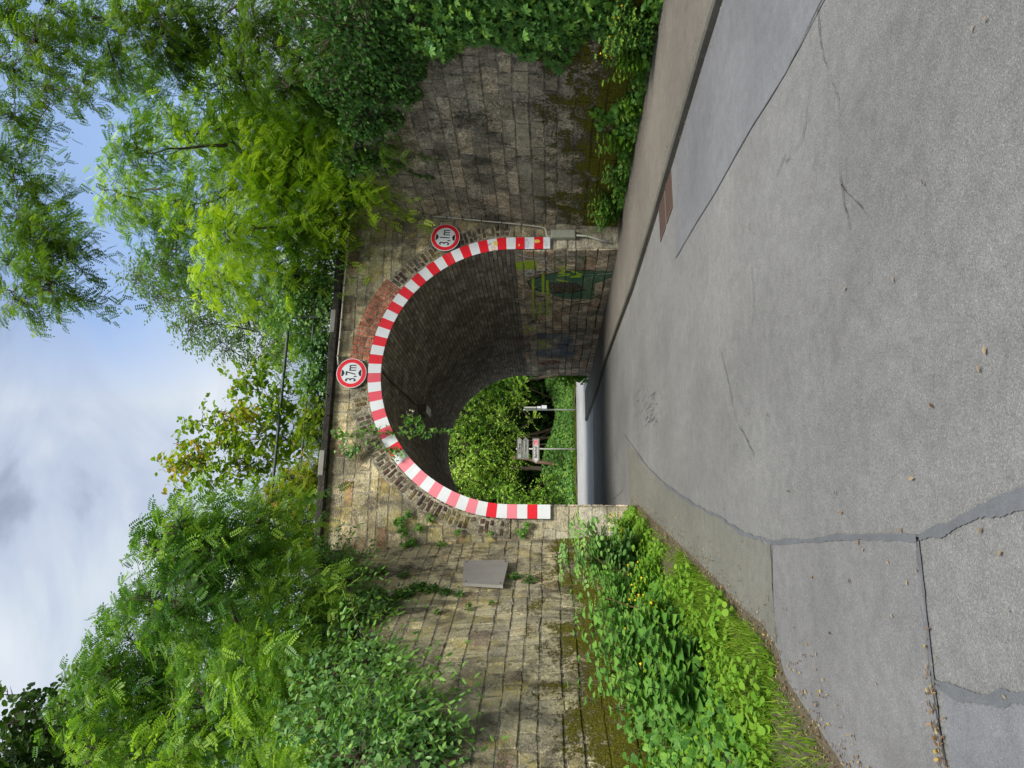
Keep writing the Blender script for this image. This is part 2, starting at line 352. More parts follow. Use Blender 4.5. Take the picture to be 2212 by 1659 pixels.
M_right = stone_mat('right_wall_stone', CR, .38, moss=(1.75, 1.5), white=.75, lz=(1.85, .55))
M_left = stone_mat('left_wall_stone', CL_, .72, soot=(.045, .04, .032), lichen=.6, moss=(1.8, 1.3), white=1.0, lz=(2.0, .8), cream=1.0)
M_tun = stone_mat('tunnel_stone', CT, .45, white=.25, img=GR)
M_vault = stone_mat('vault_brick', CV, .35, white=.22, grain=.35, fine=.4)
M_ring = stone_mat('ring_brick', [(.10, .055, .045), (.16, .13, .09), (.075, .05, .042), (.19, .16, .10), (.12, .075, .055), (.13, .12, .09)], .4, lichen=.5, white=.3)
M_red = stone_mat('new_red_brick', [(.50, .19, .12), (.42, .15, .09), (.56, .23, .14), (.47, .18, .11)], .08, fine=.4, soot=(.12, .06, .04))
M_mort = stone_mat('mortar', [(.34, .305, .225), (.34, .305, .225)], .5, lichen=.25)
M_mortL = stone_mat('mortar_left', [(.33, .30, .22), (.33, .30, .22)], .5, lichen=.3, moss=(1.8, 1.3))
M_mortR = stone_mat('mortar_dark', [(.36, .33, .27), (.36, .33, .27)], .45, moss=(1.5, 1.5))
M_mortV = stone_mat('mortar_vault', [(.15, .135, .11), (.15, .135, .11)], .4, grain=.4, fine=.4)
M_corn = stone_mat('cornice_stone', [(.05, .046, .038), (.07, .062, .05), (.06, .055, .045)], .6)
M_conc = plain('pale_concrete', (.22, .215, .19), .85, .4, 5, bmp=.4)
M_slab = plain('slate_slab', (.29, .275, .255), .7, .3, 3, bmp=.5)
M_pipe = plain('painted_pipe', (.55, .52, .44), .5, .35, 9)
M_clip = plain('pipe_clip', (.12, .09, .07), .6, .4)
M_box = plain('grey_cabinet', (.36, .37, .30), .5, .3, 8)
M_white = plain('white_sheet', (.70, .73, .75), .4, .32, 5, dcol=(.5, .5, .48))
M_stred = plain('red_sheet', (.72, .012, .025), .4, .12, 5, dcol=(.35, .02, .02))
M_stmid = plain('faded_red_sheet', (.72, .085, .12), .4, .15, 5, dcol=(.5, .05, .06))
M_pink = plain('pink_sheet', (.78, .22, .27), .4, .15, 5, dcol=(.6, .12, .15))
M_black = plain('black_print', (.012, .012, .014), .5, .05)
M_greyplate = plain('grey_plate', (.33, .33, .29), .5, .2, 8)
M_yel = plain('yellow_sticker', (.75, .55, .10), .5, .15, 30)
M_grn = plain('green_sticker', (.10, .30, .08), .5, .1, 30)
M_org = plain('orange_sticker', (.80, .32, .03), .5, .1, 30)
M_bluep = plain('blue_print', (.05, .12, .35), .5, .05)
M_railm = plain('rail_paint', (.035, .055, .05), .5, .4, 7)
M_post = plain('galvanised_post', (.48, .48, .42), .45, .25, 6)
M_grate = plain('rusty_grate', (.12, .075, .058), .65, .5, 12, metal=.2, bmp=.5, dcol=(.07, .04, .03))
M_hole = plain('drain_hole', (.008, .008, .008), .9, 0)
M_bark = plain('bark', (.10, .078, .055), .9, .6, 7, bmp=1, dcol=(.04, .035, .028))
M_twig = plain('twig', (.085, .06, .035), .8, .4, 9)
M_stem = plain('green_stem', (.10, .13, .04), .7, .4, 9, dcol=(.12, .06, .03))
M_road = asphalt_mat('asphalt', .178, 1.0, 1.0, (1.01, 1.0, .975))
M_patch = asphalt_mat('asphalt_patch', .172, .75, 1.3, (.97, .98, 1.04), .2)
M_patch2 = asphalt_mat('asphalt_old_patch', .172, .85, 1.1, (1, .985, .99), .3)
M_green = asphalt_mat('mossy_asphalt', .152, .7, 1.3, (1.02, 1.0, .86), .4)
M_pave = asphalt_mat('pavement_asphalt', .145, .8, 1.3, (1.12, 1.0, .86), .4)
M_tar = asphalt_mat('tar_seal', .128, .6, 1.6, (.95, 1, 1.08), .2)
M_crack = plain('crack', (.06, .056, .05), .9, .3)
M_kerb = asphalt_mat('kerb_granite', .15, 1.0, 1.3, (1.04, .97, .82), .5)
M_soil = plain('soil', (.10, .082, .052), .95, .7, 14, bmp=1, dcol=(.045, .045, .02))
M_bank = plain('bank_soil', (.05, .06, .025), .95, .6, 5, bmp=1, dcol=(.03, .022, .012))
M_farroad = asphalt_mat('far_asphalt', .38, .5, 1.0, (1, .99, 1.0), .15)
M_litter = leaf_mat('dry_leaf', [(.07, .04, .02), (.14, .075, .03), (.22, .14, .075), (.32, .25, .16), (.42, .31, .05)], .15, .05)
LM = {
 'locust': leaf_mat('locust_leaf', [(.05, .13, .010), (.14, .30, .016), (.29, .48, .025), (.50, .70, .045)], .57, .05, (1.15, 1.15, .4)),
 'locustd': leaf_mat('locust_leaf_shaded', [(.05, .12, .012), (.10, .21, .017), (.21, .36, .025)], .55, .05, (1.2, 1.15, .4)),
 'locustl': leaf_mat('locust_leaf_pale', [(.035, .11, .018), (.10, .235, .035), (.20, .38, .045), (.36, .56, .07)], .5, .07, (1.12, 1.15, .5)),
 'willow': leaf_mat('willow_leaf', [(.12, .21, .07), (.18, .28, .10), (.25, .36, .14)], .4, .05),
 'elder': leaf_mat('shrub_leaf', [(.09, .20, .012), (.19, .34, .02), (.32, .46, .03), (.44, .34, .05)], .55, .06, (1.2, 1.15, .35)),
 'bind': leaf_mat('bindweed_leaf', [(.045, .13, .035), (.10, .23, .065), (.19, .36, .11), (.30, .47, .12)], .35, .14),
 'ivy': leaf_mat('ivy_leaf', [(.025, .085, .014), (.05, .14, .024), (.09, .20, .035), (.15, .28, .04)], .3, .12),
 'creeper': leaf_mat('creeper_leaf', [(.04, .13, .026), (.085, .21, .045), (.15, .31, .065), (.26, .44, .06)], .35, .12),
 'lime': leaf_mat('low_leaf', [(.12, .27, .022), (.18, .36, .03), (.26, .44, .045)], .45, .1),
 'herb': leaf_mat('herb_leaf', [(.06, .17, .03), (.12, .28, .045), (.22, .42, .07)], .4, .12),
 'grass': leaf_mat('grass_blade', [(.10, .22, .014), (.17, .31, .02), (.28, .38, .05)], .4, .06),
 'hedge': leaf_mat('hedge_leaf', [(.06, .16, .014), (.15, .32, .03), (.30, .50, .05), (.55, .72, .14)], .4, .08),
 'dark': leaf_mat('dark_leaf', [(.025, .06, .014), (.045, .10, .02), (.08, .15, .03)], .4, .04),
 'flower': leaf_mat('yellow_petal', [(.8, .55, .02), (.85, .6, .03)], .3),
 'wflower': leaf_mat('white_petal', [(.7, .68, .55), (.8, .78, .7)], .3),
}

# ---------------------------------------------------------------- masonry: every course and block its own shape
def masonry(b, P, N, s0, s1, courses, lr, seed, allow=None, proud=(.012, .03), joint=.012, bev=.018, jit=.008, wob=.02, mi=0, deep=.0):
    rg = np.random.default_rng(seed); ph = rg.random(6) * 9
    def wv(s, t): return wob * (math.sin(s * 1.3 + ph[0] + t) + .6 * math.sin(s * 2.9 + ph[1] - t * 2)) / 1.6
    for (t0, t1) in courses:
        ivs = [(s0, s1)] if allow is None else allow(t0, t1)
        for (a, e) in ivs:
            s = a
            while s < e - .02:
                ln = rg.uniform(*lr) * (.75 + .5 * rg.random())
                if e - s - ln < lr[0] * .45: ln = e - s
                x0, x1 = s + joint, min(e, s + ln) - joint
                z0, z1 = t0 + joint, t1 - joint
                s += ln
                if x1 - x0 < .02: continue
                h = rg.uniform(*proud); r = rg.random()
                cs = [(x0, z0), (x1, z0), (x1, z1), (x0, z1)]
                cs = [(c0 + rg.normal(0, jit), c1 + rg.normal(0, jit)) for c0, c1 in cs]
                bv = min(bev, (x1 - x0) * .25, (z1 - z0) * .25); cx = (x0 + x1) / 2; cz = (z0 + z1) / 2
                V = []
                for k, hh in ((0, -.01), (.35, h * .75), (1.0, h)):
                    for (c0, c1) in cs:
                        q0 = c0 + bv * k * (1 if c0 < cx else -1); q1 = c1 + bv * k * (1 if c1 < cz else -1)
                        q1 += wv(q0, cz)
                        V.append(P(q0, q1) + N(q0, q1) * hh)
                V = np.array(V)
                f = [[0, 1, 5, 4], [1, 2, 6, 5], [2, 3, 7, 6], [3, 0, 4, 7], [4, 5, 9, 8], [5, 6, 10, 9], [6, 7, 11, 10], [7, 4, 8, 11], [8, 9, 10, 11]]
                b.add(V, np.array(f), r, mi(cx, cz) if callable(mi) else mi)
def mk_courses(z0, z1, lo, hi, seed):
    rg = np.random.default_rng(seed); z = z0; out = []
    while z < z1 - .01:
        h = rg.uniform(lo, hi)
        if z1 - z - h < lo * .6: h = z1 - z
        out.append((z, min(z1, z + h))); z += h
    return out
def sheet(b, P, N, ss, ts, off=0.0, rnd=.5, mi=0):
    V = [P(s, t) + N(s, t) * off for t in ts for s in ss]; n = len(ss)
    Fq = [[i * n + j, i * n + j + 1, (i + 1) * n + j + 1, (i + 1) * n + j] for i in range(len(ts) - 1) for j in range(n - 1)]
    b.add(V, np.array(Fq), rnd, mi)

YF, YB = 13.4, 23.2
AX, AZ, AR = 3.715, 2.2, 2.585
TOP = 5.70
def arch_z(x, r=AR):
    d = abs(x - AX)
    return 0.0 if d >= r else AZ + math.sqrt(r * r - d * d)

bridge = thing('railway_bridge', 'old stone railway bridge with a round brick arch over the road', 'bridge', (AX, YF, 0))
bridge['label'] = 'old stone railway bridge with a dark round-arched road tunnel'
def facade(Y, sgn, nm):
    b = MB(); xs = sorted(set(list(np.linspace(-.1, AX - AR, 8)) + list(AX - AR * np.cos(np.linspace(0, math.pi, 61))) + list(np.linspace(AX + AR, 7.45, 7))))
    for x0, x1 in zip(xs[:-1], xs[1:]):
        mid = (x0 + x1) / 2; ins = abs(mid - AX) < AR
        za, zb = (arch_z(x0) or AZ, arch_z(x1) or AZ) if ins else (-.1, -.1)
        q = [(x0, Y, za), (x1, Y, zb), (x1, Y, TOP), (x0, Y, TOP)]
        b.quad(*(q if sgn < 0 else q[::-1]))
    return b.build(nm, M_mort, bridge)
facade(YF, -1, 'mortar_face'); facade(YB, 1, 'back_wall')
b = MB()
def allow(t0, t1):
    t = (t0 + t1) / 2; r = AR + .42
    if t < AZ: d = AR + (.02 if t < 1.6 else .3)
    elif t < AZ + r: d = math.sqrt(max(r * r - (t - AZ) ** 2, 0))
    else: return [(-.05, 7.4)]
    if t0 > AZ and t1 > AZ + r - .06: d = max(0, d - .25)
    return [(-.05, AX - d), (AX + d, 7.4)]
masonry(b, lambda s, t: np.array([s, YF, t]), lambda s, t: np.array([0, -1., 0]), 0, 0, mk_courses(0, TOP, .17, .31, 3), (.22, .62), 11, allow, proud=(.003, .012), joint=.013, jit=.009, wob=.010, bev=.009, mi=lambda x, z: 1 if z < 1.5 and abs(abs(x - AX) - AR) < .75 else 0)
b.build('facade_wall', [M_face, M_quoin], bridge)
# ring of bricks on edge, two rows, with a stretch of new red brick
def ringP(Y): return lambda s, t: np.array([AX - (AR + t) * math.cos(s / AR), Y, AZ + (AR + t) * math.sin(s / AR)])
b = MB(); b2 = MB(); b3 = MB(); bm_ = MB()
sheet(bm_, ringP(YF - .03), lambda s, t: np.array([0, -1., 0]), np.linspace(-.0, math.pi * AR, 70), [0, .62])
rg = np.random.default_rng(5)
n = int(math.pi * AR / .082)
for i in range(n):
    a0, a1 = i * math.pi * AR / n + .013, (i + 1) * math.pi * AR / n - .013
    red = .525 < (a0 / (math.pi * AR)) < .708
    rows = [(.0, .27), (.31, .40), (.44, .57)] if i % 2 else [(.0, .12), (.16, .28), (.33, .55)]
    if red: rows = [(.0, .25), (.27, .40), (.415, .66)] if i % 2 else [(.0, .13), (.145, .385), (.4, .52), (.535, .66)]
    if red: a0 -= .007; a1 += .007
    for (t0, t1) in rows:
        if not red and rg.random() < .16: continue
        P = ringP(YF - .03); h = rg.uniform(.002, .014) if not red else .006
        V = []
        for k, hh in ((0, -.002), (1, h)):
            for (s_, t_) in ((a0, t0), (a1, t0), (a1, t1), (a0, t1)):
                j = rg.normal(0, .002) if red else rg.normal(0, .007)
                sc_ = s_ + (.006 * k if s_ == a0 else -.006 * k) + j
                V.append(P(sc_, t_ + (.008 * k if t_ == t0 else -.008 * k) + j) + np.array([0, -hh, 0]))
        (b2 if red else (b if i < n * .6 else b3)).add(V, np.array([[0, 1, 5, 4], [1, 2, 6, 5], [2, 3, 7, 6], [3, 0, 4, 7], [4, 5, 6, 7]]), rg.random())
bm_.build('arch_mortar', M_mort, bridge); b.build('arch_brickwork', M_ring, bridge); b3.build('arch_brickwork', M_ring, bridge); b2.build('arch_repair', M_red, bridge)
# vault (bricks laid lengthways) and the side walls of the tunnel
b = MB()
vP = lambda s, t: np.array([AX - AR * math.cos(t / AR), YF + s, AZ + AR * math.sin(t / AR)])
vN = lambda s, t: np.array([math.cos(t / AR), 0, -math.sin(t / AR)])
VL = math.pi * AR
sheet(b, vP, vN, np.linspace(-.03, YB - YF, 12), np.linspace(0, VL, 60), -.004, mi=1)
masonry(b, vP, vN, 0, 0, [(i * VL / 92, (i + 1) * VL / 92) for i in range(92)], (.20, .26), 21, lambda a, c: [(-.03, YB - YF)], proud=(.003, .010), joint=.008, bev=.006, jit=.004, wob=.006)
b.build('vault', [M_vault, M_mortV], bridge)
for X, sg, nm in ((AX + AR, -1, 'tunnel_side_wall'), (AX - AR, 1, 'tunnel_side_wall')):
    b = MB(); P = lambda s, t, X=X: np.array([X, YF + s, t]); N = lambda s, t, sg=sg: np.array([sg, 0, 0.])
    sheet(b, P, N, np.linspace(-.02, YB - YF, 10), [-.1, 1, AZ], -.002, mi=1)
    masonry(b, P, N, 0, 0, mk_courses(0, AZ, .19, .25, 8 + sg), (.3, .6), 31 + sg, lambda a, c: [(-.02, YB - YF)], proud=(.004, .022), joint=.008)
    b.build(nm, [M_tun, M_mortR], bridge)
# cornice, deck
b = MB(); x = -.3; rg = np.random.default_rng(9)
while x < 7.5:
    ln = rg.uniform(.7, 1.1); b.box((x + .004, YF - .13, TOP), (x + ln - .004, YF + .45, TOP + .14 + rg.normal(0, .006)), rg.random(), bev=.02); x += ln
b.build('cornice', M_corn, bridge)
b = MB(); b.box((-.3, YF + .46, TOP - .1), (7.6, YB - .01, TOP + .02)); b.build('deck', M_soil, bridge)
for (V, y) in ((724, 694), (703, 1000)):
    p = atY(V, y, YF - .1); b = MB(); b.box((p[0] - .24, YF - .145, TOP + .05), (p[0] + .24, YF + .2, TOP + .155), bev=.012); b.build('coping_block', M_conc, bridge)

# wing walls
def right_top(s): return float(np.interp(s, [0, 2.5, 4.8, 7, 12], [5.72, 4.75, 3.95, 3.3, 2.6]))
def left_top(s): return float(np.interp(s, [0, 1.5, 3, 4.5, 6.2, 12], [5.72, 5.0, 4.2, 3.4, 2.6, 1.5]))
d22 = R(22)
def RP(s, t): return np.array([6.80 + .063 * t + .042 * s, YF - s, t])
def RN(s, t): return np.array([-1, -.042, .063]) / 1.003
def LP(s, t): return np.array([.60 - .06 * t - math.sin(d22) * s, YF - math.cos(d22) * s, t])
def LN(s, t): n_ = np.array([math.cos(d22), -math.sin(d22), .06]); return n_ / np.linalg.norm(n_)
def wing(nm, label, P, N, top, S, mats, seed, cl, ch, lr, proud, loc):
    th = thing(nm, label, 'wall', loc); b = MB(); bc = MB()
    ss = np.linspace(-.06, S, 40)
    V = []
    for s in ss: V += [P(s, -.1), P(s, top(max(0, s)))]
    b.add(V, np.array([[2 * i, 2 * i + 2, 2 * i + 3, 2 * i + 1] for i in range(len(ss) - 1)]), mi=1)
    back = -N(0, 0) * .5; back[2] = 0      # top and back of the wall's thickness
    V = []
    for s in ss: t_ = top(max(0, s)); V += [P(s, t_), P(s, t_) + back, P(s, -.1) + back]
    b.add(V, [np.array([[3 * i, 3 * i + 3, 3 * i + 4, 3 * i + 1] for i in range(len(ss) - 1)]), np.array([[3 * i + 1, 3 * i + 4, 3 * i + 5, 3 * i + 2] for i in range(len(ss) - 1)])], mi=1)
    def al(t0, t1):
        sm = S
        for s in np.linspace(0, S, 100):
            if top(s) < (t0 + t1) / 2 + .05: sm = s; break
        return [(0, sm)] if sm > .2 else []
    masonry(b, P, N, 0, S, mk_courses(0, 5.7, cl, ch, seed), lr, seed, al, proud=proud, joint=.012, jit=.008, wob=.012, bev=.009)
    b.build('stonework', mats, th)
    s = 0.0; rg = np.random.default_rng(seed)
    while s < S - .3:
        ln = rg.uniform(.55, .85); a, e = s + .006, s + ln - .006; f0 = N(s, 0) * np.array([1, 1, 0])
        A = [P(a, top(a)) + f0 * .05, P(e, top(e)) + f0 * .05, P(e, top(e)) - f0 * .55, P(a, top(a)) - f0 * .55]
        hh = np.array([0, 0, .13]); bc.add([*(q + np.array([0, 0, .004]) for q in A), *(q + hh for q in A)], np.array([[4, 5, 6, 7], [0, 1, 5, 4], [1, 2, 6, 5], [2, 3, 7, 6], [3, 0, 4, 7]]), rg.random()); s += ln
    bc.build('coping', M_corn, th)
    return th
wing('retaining_wall', 'dark grey-brown stone retaining wall on the pavement side, under the creeper', RP, RN, right_top, 12, [M_right, M_mortR], 41, .16, .31, (.24, .72), (.008, .026), (6.8, YF, 0))
wing('retaining_wall', 'pale lichen-spotted stone retaining wall above the weedy verge, with a slate slab set in it', LP, LN, left_top, 12, [M_left, M_mortL], 43, .16, .31, (.20, .66), (.004, .013), (.6, YF, 0))
# slab hung on the left wall
def onL(V, y, o=0.0):
    p = atP(V, y, LP(0, 2), LN(0, 0)); return p + LN(0, 0) * o
b = MB(); Q = [onL(V, y, .045) for V, y in ((1003, 1222), (1100, 1222), (1087, 1277), (1000, 1272))]; K = [q + LN(0, 0) * .05 for q in Q]
b.add(Q + K, np.array([[4, 5, 6, 7], [0, 1, 5, 4], [1, 2, 6, 5], [2, 3, 7, 6], [3, 0, 4, 7], [3, 2, 1, 0]]))
slab = tag(b.build('stone_slab', M_slab), 'smooth grey slate slab fixed to the left stone wall', 'slab')
for i in range(4):
    c_ = K[i] + (np.mean(K, axis=0) - K[i]) * .14; b = MB(); b.tube([c_ - LN(0, 0) * .01, c_ + LN(0, 0) * .012], .012, 8); b.build('bolt', M_clip, slab)

# ---------------------------------------------------------------- ground, road, pavement
b = MB(); b.quad((-400, -300, -.06), (400, -300, -.06), (400, 700, -.06), (-400, 700, -.06)); o = b.build('ground', M_soil); structure(o)
def flat(nm, pts, z, m_, sub=None, kind='structure'):
    b = MB(); b.poly([(p[0], p[1], z) for p in pts]); o = b.build(nm, m_); structure(o, kind); return o
ledge = [(1.13, 23.2), (1.13, 13.4), (1.03, 11.9), (.70, 10.4), (.27, 8.3), (.07, 7.3), (-.13, 6.4), (-.27, 5.86), (-.36, 5.3), (-.50, 5.0), (-.66, 4.85), (-.74, 4.6), (-.86, 4.3), (-.97, 4.0), (-1.3, 2.8), (-1.7, 1.0), (-2, -8)]
kerbl = [(4.9, -8), (4.72, 3), (4.74, 6), (4.70, 9), (4.72, 11.6), (4.92, 14.5), (5.1, 17.5), (5.1, 21), (5.42, 26.6)]
flat('road', [(9.5, -8), (9.5, 23.2)] + ledge, 0, M_road)
b = MB(); b.poly([(x_, y_, -.004) for x_, y_ in ((-40, 23.0), (45, 23.0), (45, 38.2), (20, 38), (3, 35.9), (-20, 34), (-40, 33))]); structure(b.build('cross_road', M_farroad))
# pavement slab and kerb stones
KH = .075
def koff(d):
    P_ = np.array(kerbl, float); t_ = np.gradient(P_, axis=0); t_ /= np.linalg.norm(t_, axis=1)[:, None]
    return P_ + np.stack([t_[:, 1], -t_[:, 0]], 1) * d
ki = koff(.15)
flat('pavement', [tuple(p) for p in ki] + [(6.6, 26.6), (6.32, 23.2), (6.32, 13.4), (6.9, 13.38), (7.5, 3), (7.9, -8)], KH - .004, M_pave)
b = MB(); Pk = np.array(kerbl); seg = np.linalg.norm(np.diff(Pk, axis=0), axis=1); cum = np.concatenate([[0], np.cumsum(seg)]); s = 0
rg = np.random.default_rng(3)
def kat(P_, s): return np.array([np.interp(s, cum, P_[:, 0]), np.interp(s, cum, P_[:, 1])])
while s < cum[-1] - .2:
    e = min(s + 1.0, cum[-1]); V = []
    for q in np.linspace(s + .0015, e - .0015, 4):
        a, c = kat(Pk, q), kat(ki, q); h = KH + .004 + rg.normal(0, .0008)
        for (w_, z_) in ((0, -.05), (.02, h - .02), (.14, h), (1, h)):
            p = a + (c - a) * w_; V.append((p[0], p[1], z_))
    b.add(V, np.array([[i * 4 + j, i * 4 + j + 1, (i + 1) * 4 + j + 1, (i + 1) * 4 + j] for i in range(3) for j in range(3)] + [[0, 1, 2, 3], [12, 15, 14, 13]]), rg.random()); s = e
structure(b.build('kerb', M_kerb))
# repairs in the asphalt
flat('road_patch', [(4.70, 5), (4.69, 7.52), (3.52, 7.72), (3.40, 6.7), (3.28, 5.85), (3.16, 4.7), (3.03, 3.9), (3.03, 3.35), (2.98, 2.0), (4.7, 2.0)], .004, M_patch)
flat('road_patch', [(.14, 3.03), (.17, 4.94), (-.1, 5.0), (-.50, 4.99), (-.66, 4.85), (-.86, 4.3), (-.97, 4.0), (-1.24, 3.02), (-.5, 3.03)], .004, M_patch2)
flat('road_patch', [(1.02, 11.9), (.70, 10.4), (.27, 8.3), (.07, 7.3), (-.13, 6.4), (-.27, 5.86), (-.36, 5.3), (-.46, 5.0), (.16, 4.98), (.29, 5.7), (.43, 6.28), (.64, 7.4), (1.02, 9.1), (1.47, 10.7), (2.3, 13.3), (1.14, 13.3)], .004, M_green)
flat('road_patch', [(-.43, 2.98), (-1.2, 2.98), (-2.2, -.5), (-.35, -.5), (-.38, 2.4)], .004, M_patch)
def ribbon(b, pts, w0, w1=None, z=.008, jit=.004, step=.04, seed=1, wig=.0):
    rg = np.random.default_rng(seed); P_ = np.array(pts, float); sg = np.linalg.norm(np.diff(P_, axis=0), axis=1); c_ = np.concatenate([[0], np.cumsum(sg)])
    n_ = max(3, int(c_[-1] / step)); q = np.linspace(0, c_[-1], n_)
    X = np.stack([np.interp(q, c_, P_[:, 0]), np.interp(q, c_, P_[:, 1])], 1)
    wk = np.cumsum(rg.normal(0, 1, (n_, 2)), axis=0) * wig; wk -= np.linspace(0, 1, n_)[:, None] * wk[-1]; X = X + wk
    t_ = np.gradient(X, axis=0); t_ /= np.linalg.norm(t_, axis=1)[:, None] + 1e-9; nn = np.stack([-t_[:, 1], t_[:, 0]], 1)
    wd = np.linspace(w0, w0 if w1 is None else w1, n_) / 2
    def jn():
        e = np.convolve(rg.normal(0, jit * 2.2, n_ + 8), np.ones(7) / 7, 'same')[4:-4] if n_ > 12 else rg.normal(0, jit * .5, n_)
        return e + rg.normal(0, jit * .2, n_)
    a = X + nn * (wd + jn())[:, None]; c = X - nn * (wd + jn())[:, None]
    V = np.zeros((2 * n_, 3)); V[0::2, :2] = a; V[1::2, :2] = c; V[:, 2] = z
    i = np.arange(n_ - 1) * 2; b.add(V, np.stack([i, i + 1, i + 3, i + 2], 1), rg.random())
b = MB()
ribbon(b, [(2.51, 13.69), (1.47, 10.67), (1.02, 9.08), (.64, 7.42)], .02, .035, jit=.005, seed=1)
ribbon(b, [(.64, 7.42), (.43, 6.28), (.29, 5.71), (.18, 4.95)], .025, .03, jit=.009, seed=2)
ribbon(b, [(.18, 4.95), (.17, 4.38), (.16, 3.55), (.14, 3.01)], .03, .028, jit=.006, seed=3)
ribbon(b, [(.14, 3.01), (.15, 2.85), (.19, 2.63), (.23, 2.33), (.3, 1.8)], .03, .085, jit=.006, seed=4, step=.012)
ribbon(b, [(.14, 3.01), (-.2, 3.02), (-.54, 3.03)], .028, .02, jit=.004, seed=5)
ribbon(b, [(-.42, 3.02), (-.43, 2.78), (-.38, 2.49), (-.36, 2.0)], .035, .045, jit=.006, seed=6, step=.012)
ribbon(b, [(3.0, 3.2), (3.03, 3.9), (3.16, 4.7), (3.28, 5.85), (3.40, 6.7), (3.53, 7.75)], .012, .022, jit=.003, seed=7)
structure(b.build('tar_seam', M_tar))
b = MB()
CR_ = [[(1770, 15), (1778, 90), (1790, 140), (1812, 210), (1820, 300), (1818, 370), (1826, 430), (1840, 500)], [(1758, 180), (1745, 230), (1738, 300), (1700, 350)], [(1620, 480), (1622, 560), (1628, 640), (1626, 700)], [(1700, 330), (1680, 380)],
       [(1822, 400), (1850, 440), (1880, 470)], [(1668, 1178), (1672, 1290), (1680, 1400)], [(1290, 870), (1310, 940), (1340, 1000), (1352, 1030)], [(1352, 1030), (1345, 1060), (1310, 1090)], [(1275, 905), (1278, 1000), (1283, 1090)],
       [(1560, 760), (1590, 900), (1640, 1000)], [(1985, 1160), (1995, 1250), (2005, 1350), (2012, 1430), (2030, 1550), (2050, 1659)]]
for i, c_ in enumerate(CR_): ribbon(b, [atZ(*q)[:2] for q in c_], .006 if i < 10 else .004, .004, z=.0105, jit=.0028, step=.03, seed=20 + i, wig=.004)
structure(b.build('road_crack', M_crack))
b = MB(); rg = np.random.default_rng(12)
for i in range(46):
    p_ = atZ(1405 + rg.normal(0, 16), 885 + rg.normal(0, 24)); d_ = rg.normal(0, .06); ln = rg.uniform(.15, .6)
    ribbon(b, [(p_[0], p_[1]), (p_[0] + d_, p_[1] + ln)], .008, .002, z=.0065, jit=.004, step=.02, seed=60 + i, wig=.003)
structure(b.build('road_stain', M_tar))

# drain grates by the kerb
def grate(y0, y1, lab):
    t_ = thing('drain_grate', lab, 'drain grate', (4.45, (y0 + y1) / 2, 0), 'drain grates beside the kerb')
    x0, x1 = 4.20, 4.69; b = MB(); z = .009
    for lo, hi in (((x0, y0), (x0 + .035, y1)), ((x1 - .035, y0), (x1, y1)), ((x0 + .035, y0), (x1 - .035, y0 + .03)), ((x0 + .035, y1 - .03), (x1 - .035, y1))): b.box((*lo, .003), (*hi, z))
    b.build('frame', M_grate, t_); b = MB(); n_ = 8
    for i in range(n_ - 1):
        c_ = y0 + .03 + (i + 1) * (y1 - y0 - .06) / n_; b.box((x0 + .037, c_ - .010, .0050), (x1 - .037, c_ + .010, .0078))
    b.build('bars', M_grate, t_); b = MB(); b.quad((x0 + .01, y0 + .01, .0052), (x1 - .01, y0 + .01, .0052), (x1 - .01, y1 - .01, .0052), (x0 + .01, y1 - .01, .0052)); b.build('opening', M_hole, t_)
grate(7.78, 8.22, 'rusty drain grate by the kerb, the one nearer the patched asphalt')
grate(8.29, 8.73, 'rusty drain grate by the kerb, the one nearer the arch')

# embankment behind the walls
def emb_h(x, y):
    s = YF - y
    hgt = TOP - .05 if y < YB else max(-.3, TOP - (y - YB) * 1.6)
    hr = right_top(s) - .05 if s > 0 else None
    if x > 3.7:
        if s > 0: e = x - (6.8 + .042 * s + .5); hgt = hr + max(0, min(e, 5)) * .35 * min(1, s / 3) if e > 0 else -1
        if s > 0: hgt = min(hgt, TOP + .0 + .15 * max(0, e))
    else:
        if s > 0:
            e = (.6 - math.tan(d22) * s - .62) - x; hgt = left_top(s / math.cos(d22)) - .05 + max(0, min(e, 5)) * .35 * min(1, s / 3) if e > 0 else -1
            hgt = min(hgt, TOP + .1 * max(0, e))
    return hgt
for nm, xa, xb in (('embankment', -24, None), ('embankment', None, 32)):
    b = MB(); ys = np.concatenate([np.linspace(-6, YF, 40), np.linspace(YF + .02, YB, 8), np.linspace(YB + .3, YB + 5.5, 12)]); V = []; nx = 40
    for y_ in ys:
        s = max(0, YF - y_)
        if xa is None: x0 = 6.8 + .3 + .042 * s + .2 if y_ <= YF else (6.6 if y_ < YB else 7.0 + .4 * (y_ - YB)); xs = x0 + (xb - x0) * np.linspace(0, 1, nx) ** 1.7
        else: x0 = (.6 - math.tan(d22) * s - .64) if y_ <= YF else .9; xs = x0 + (xa - x0) * np.linspace(0, 1, nx) ** 1.7
        for x_ in xs: V.append((x_, y_, max(emb_h(x_ + (.3 if xa is None else -.3), y_), -.2) + .06 * math.sin(x_ * 3.1) * math.sin(y_ * 2.3)))
    q = [[i * nx + j, i * nx + j + 1, (i + 1) * nx + j + 1, (i + 1) * nx + j] for i in range(len(ys) - 1) for j in range(nx - 1)]
    b.add(V, np.array(q)); structure(b.build(nm, M_bank, smooth=True))
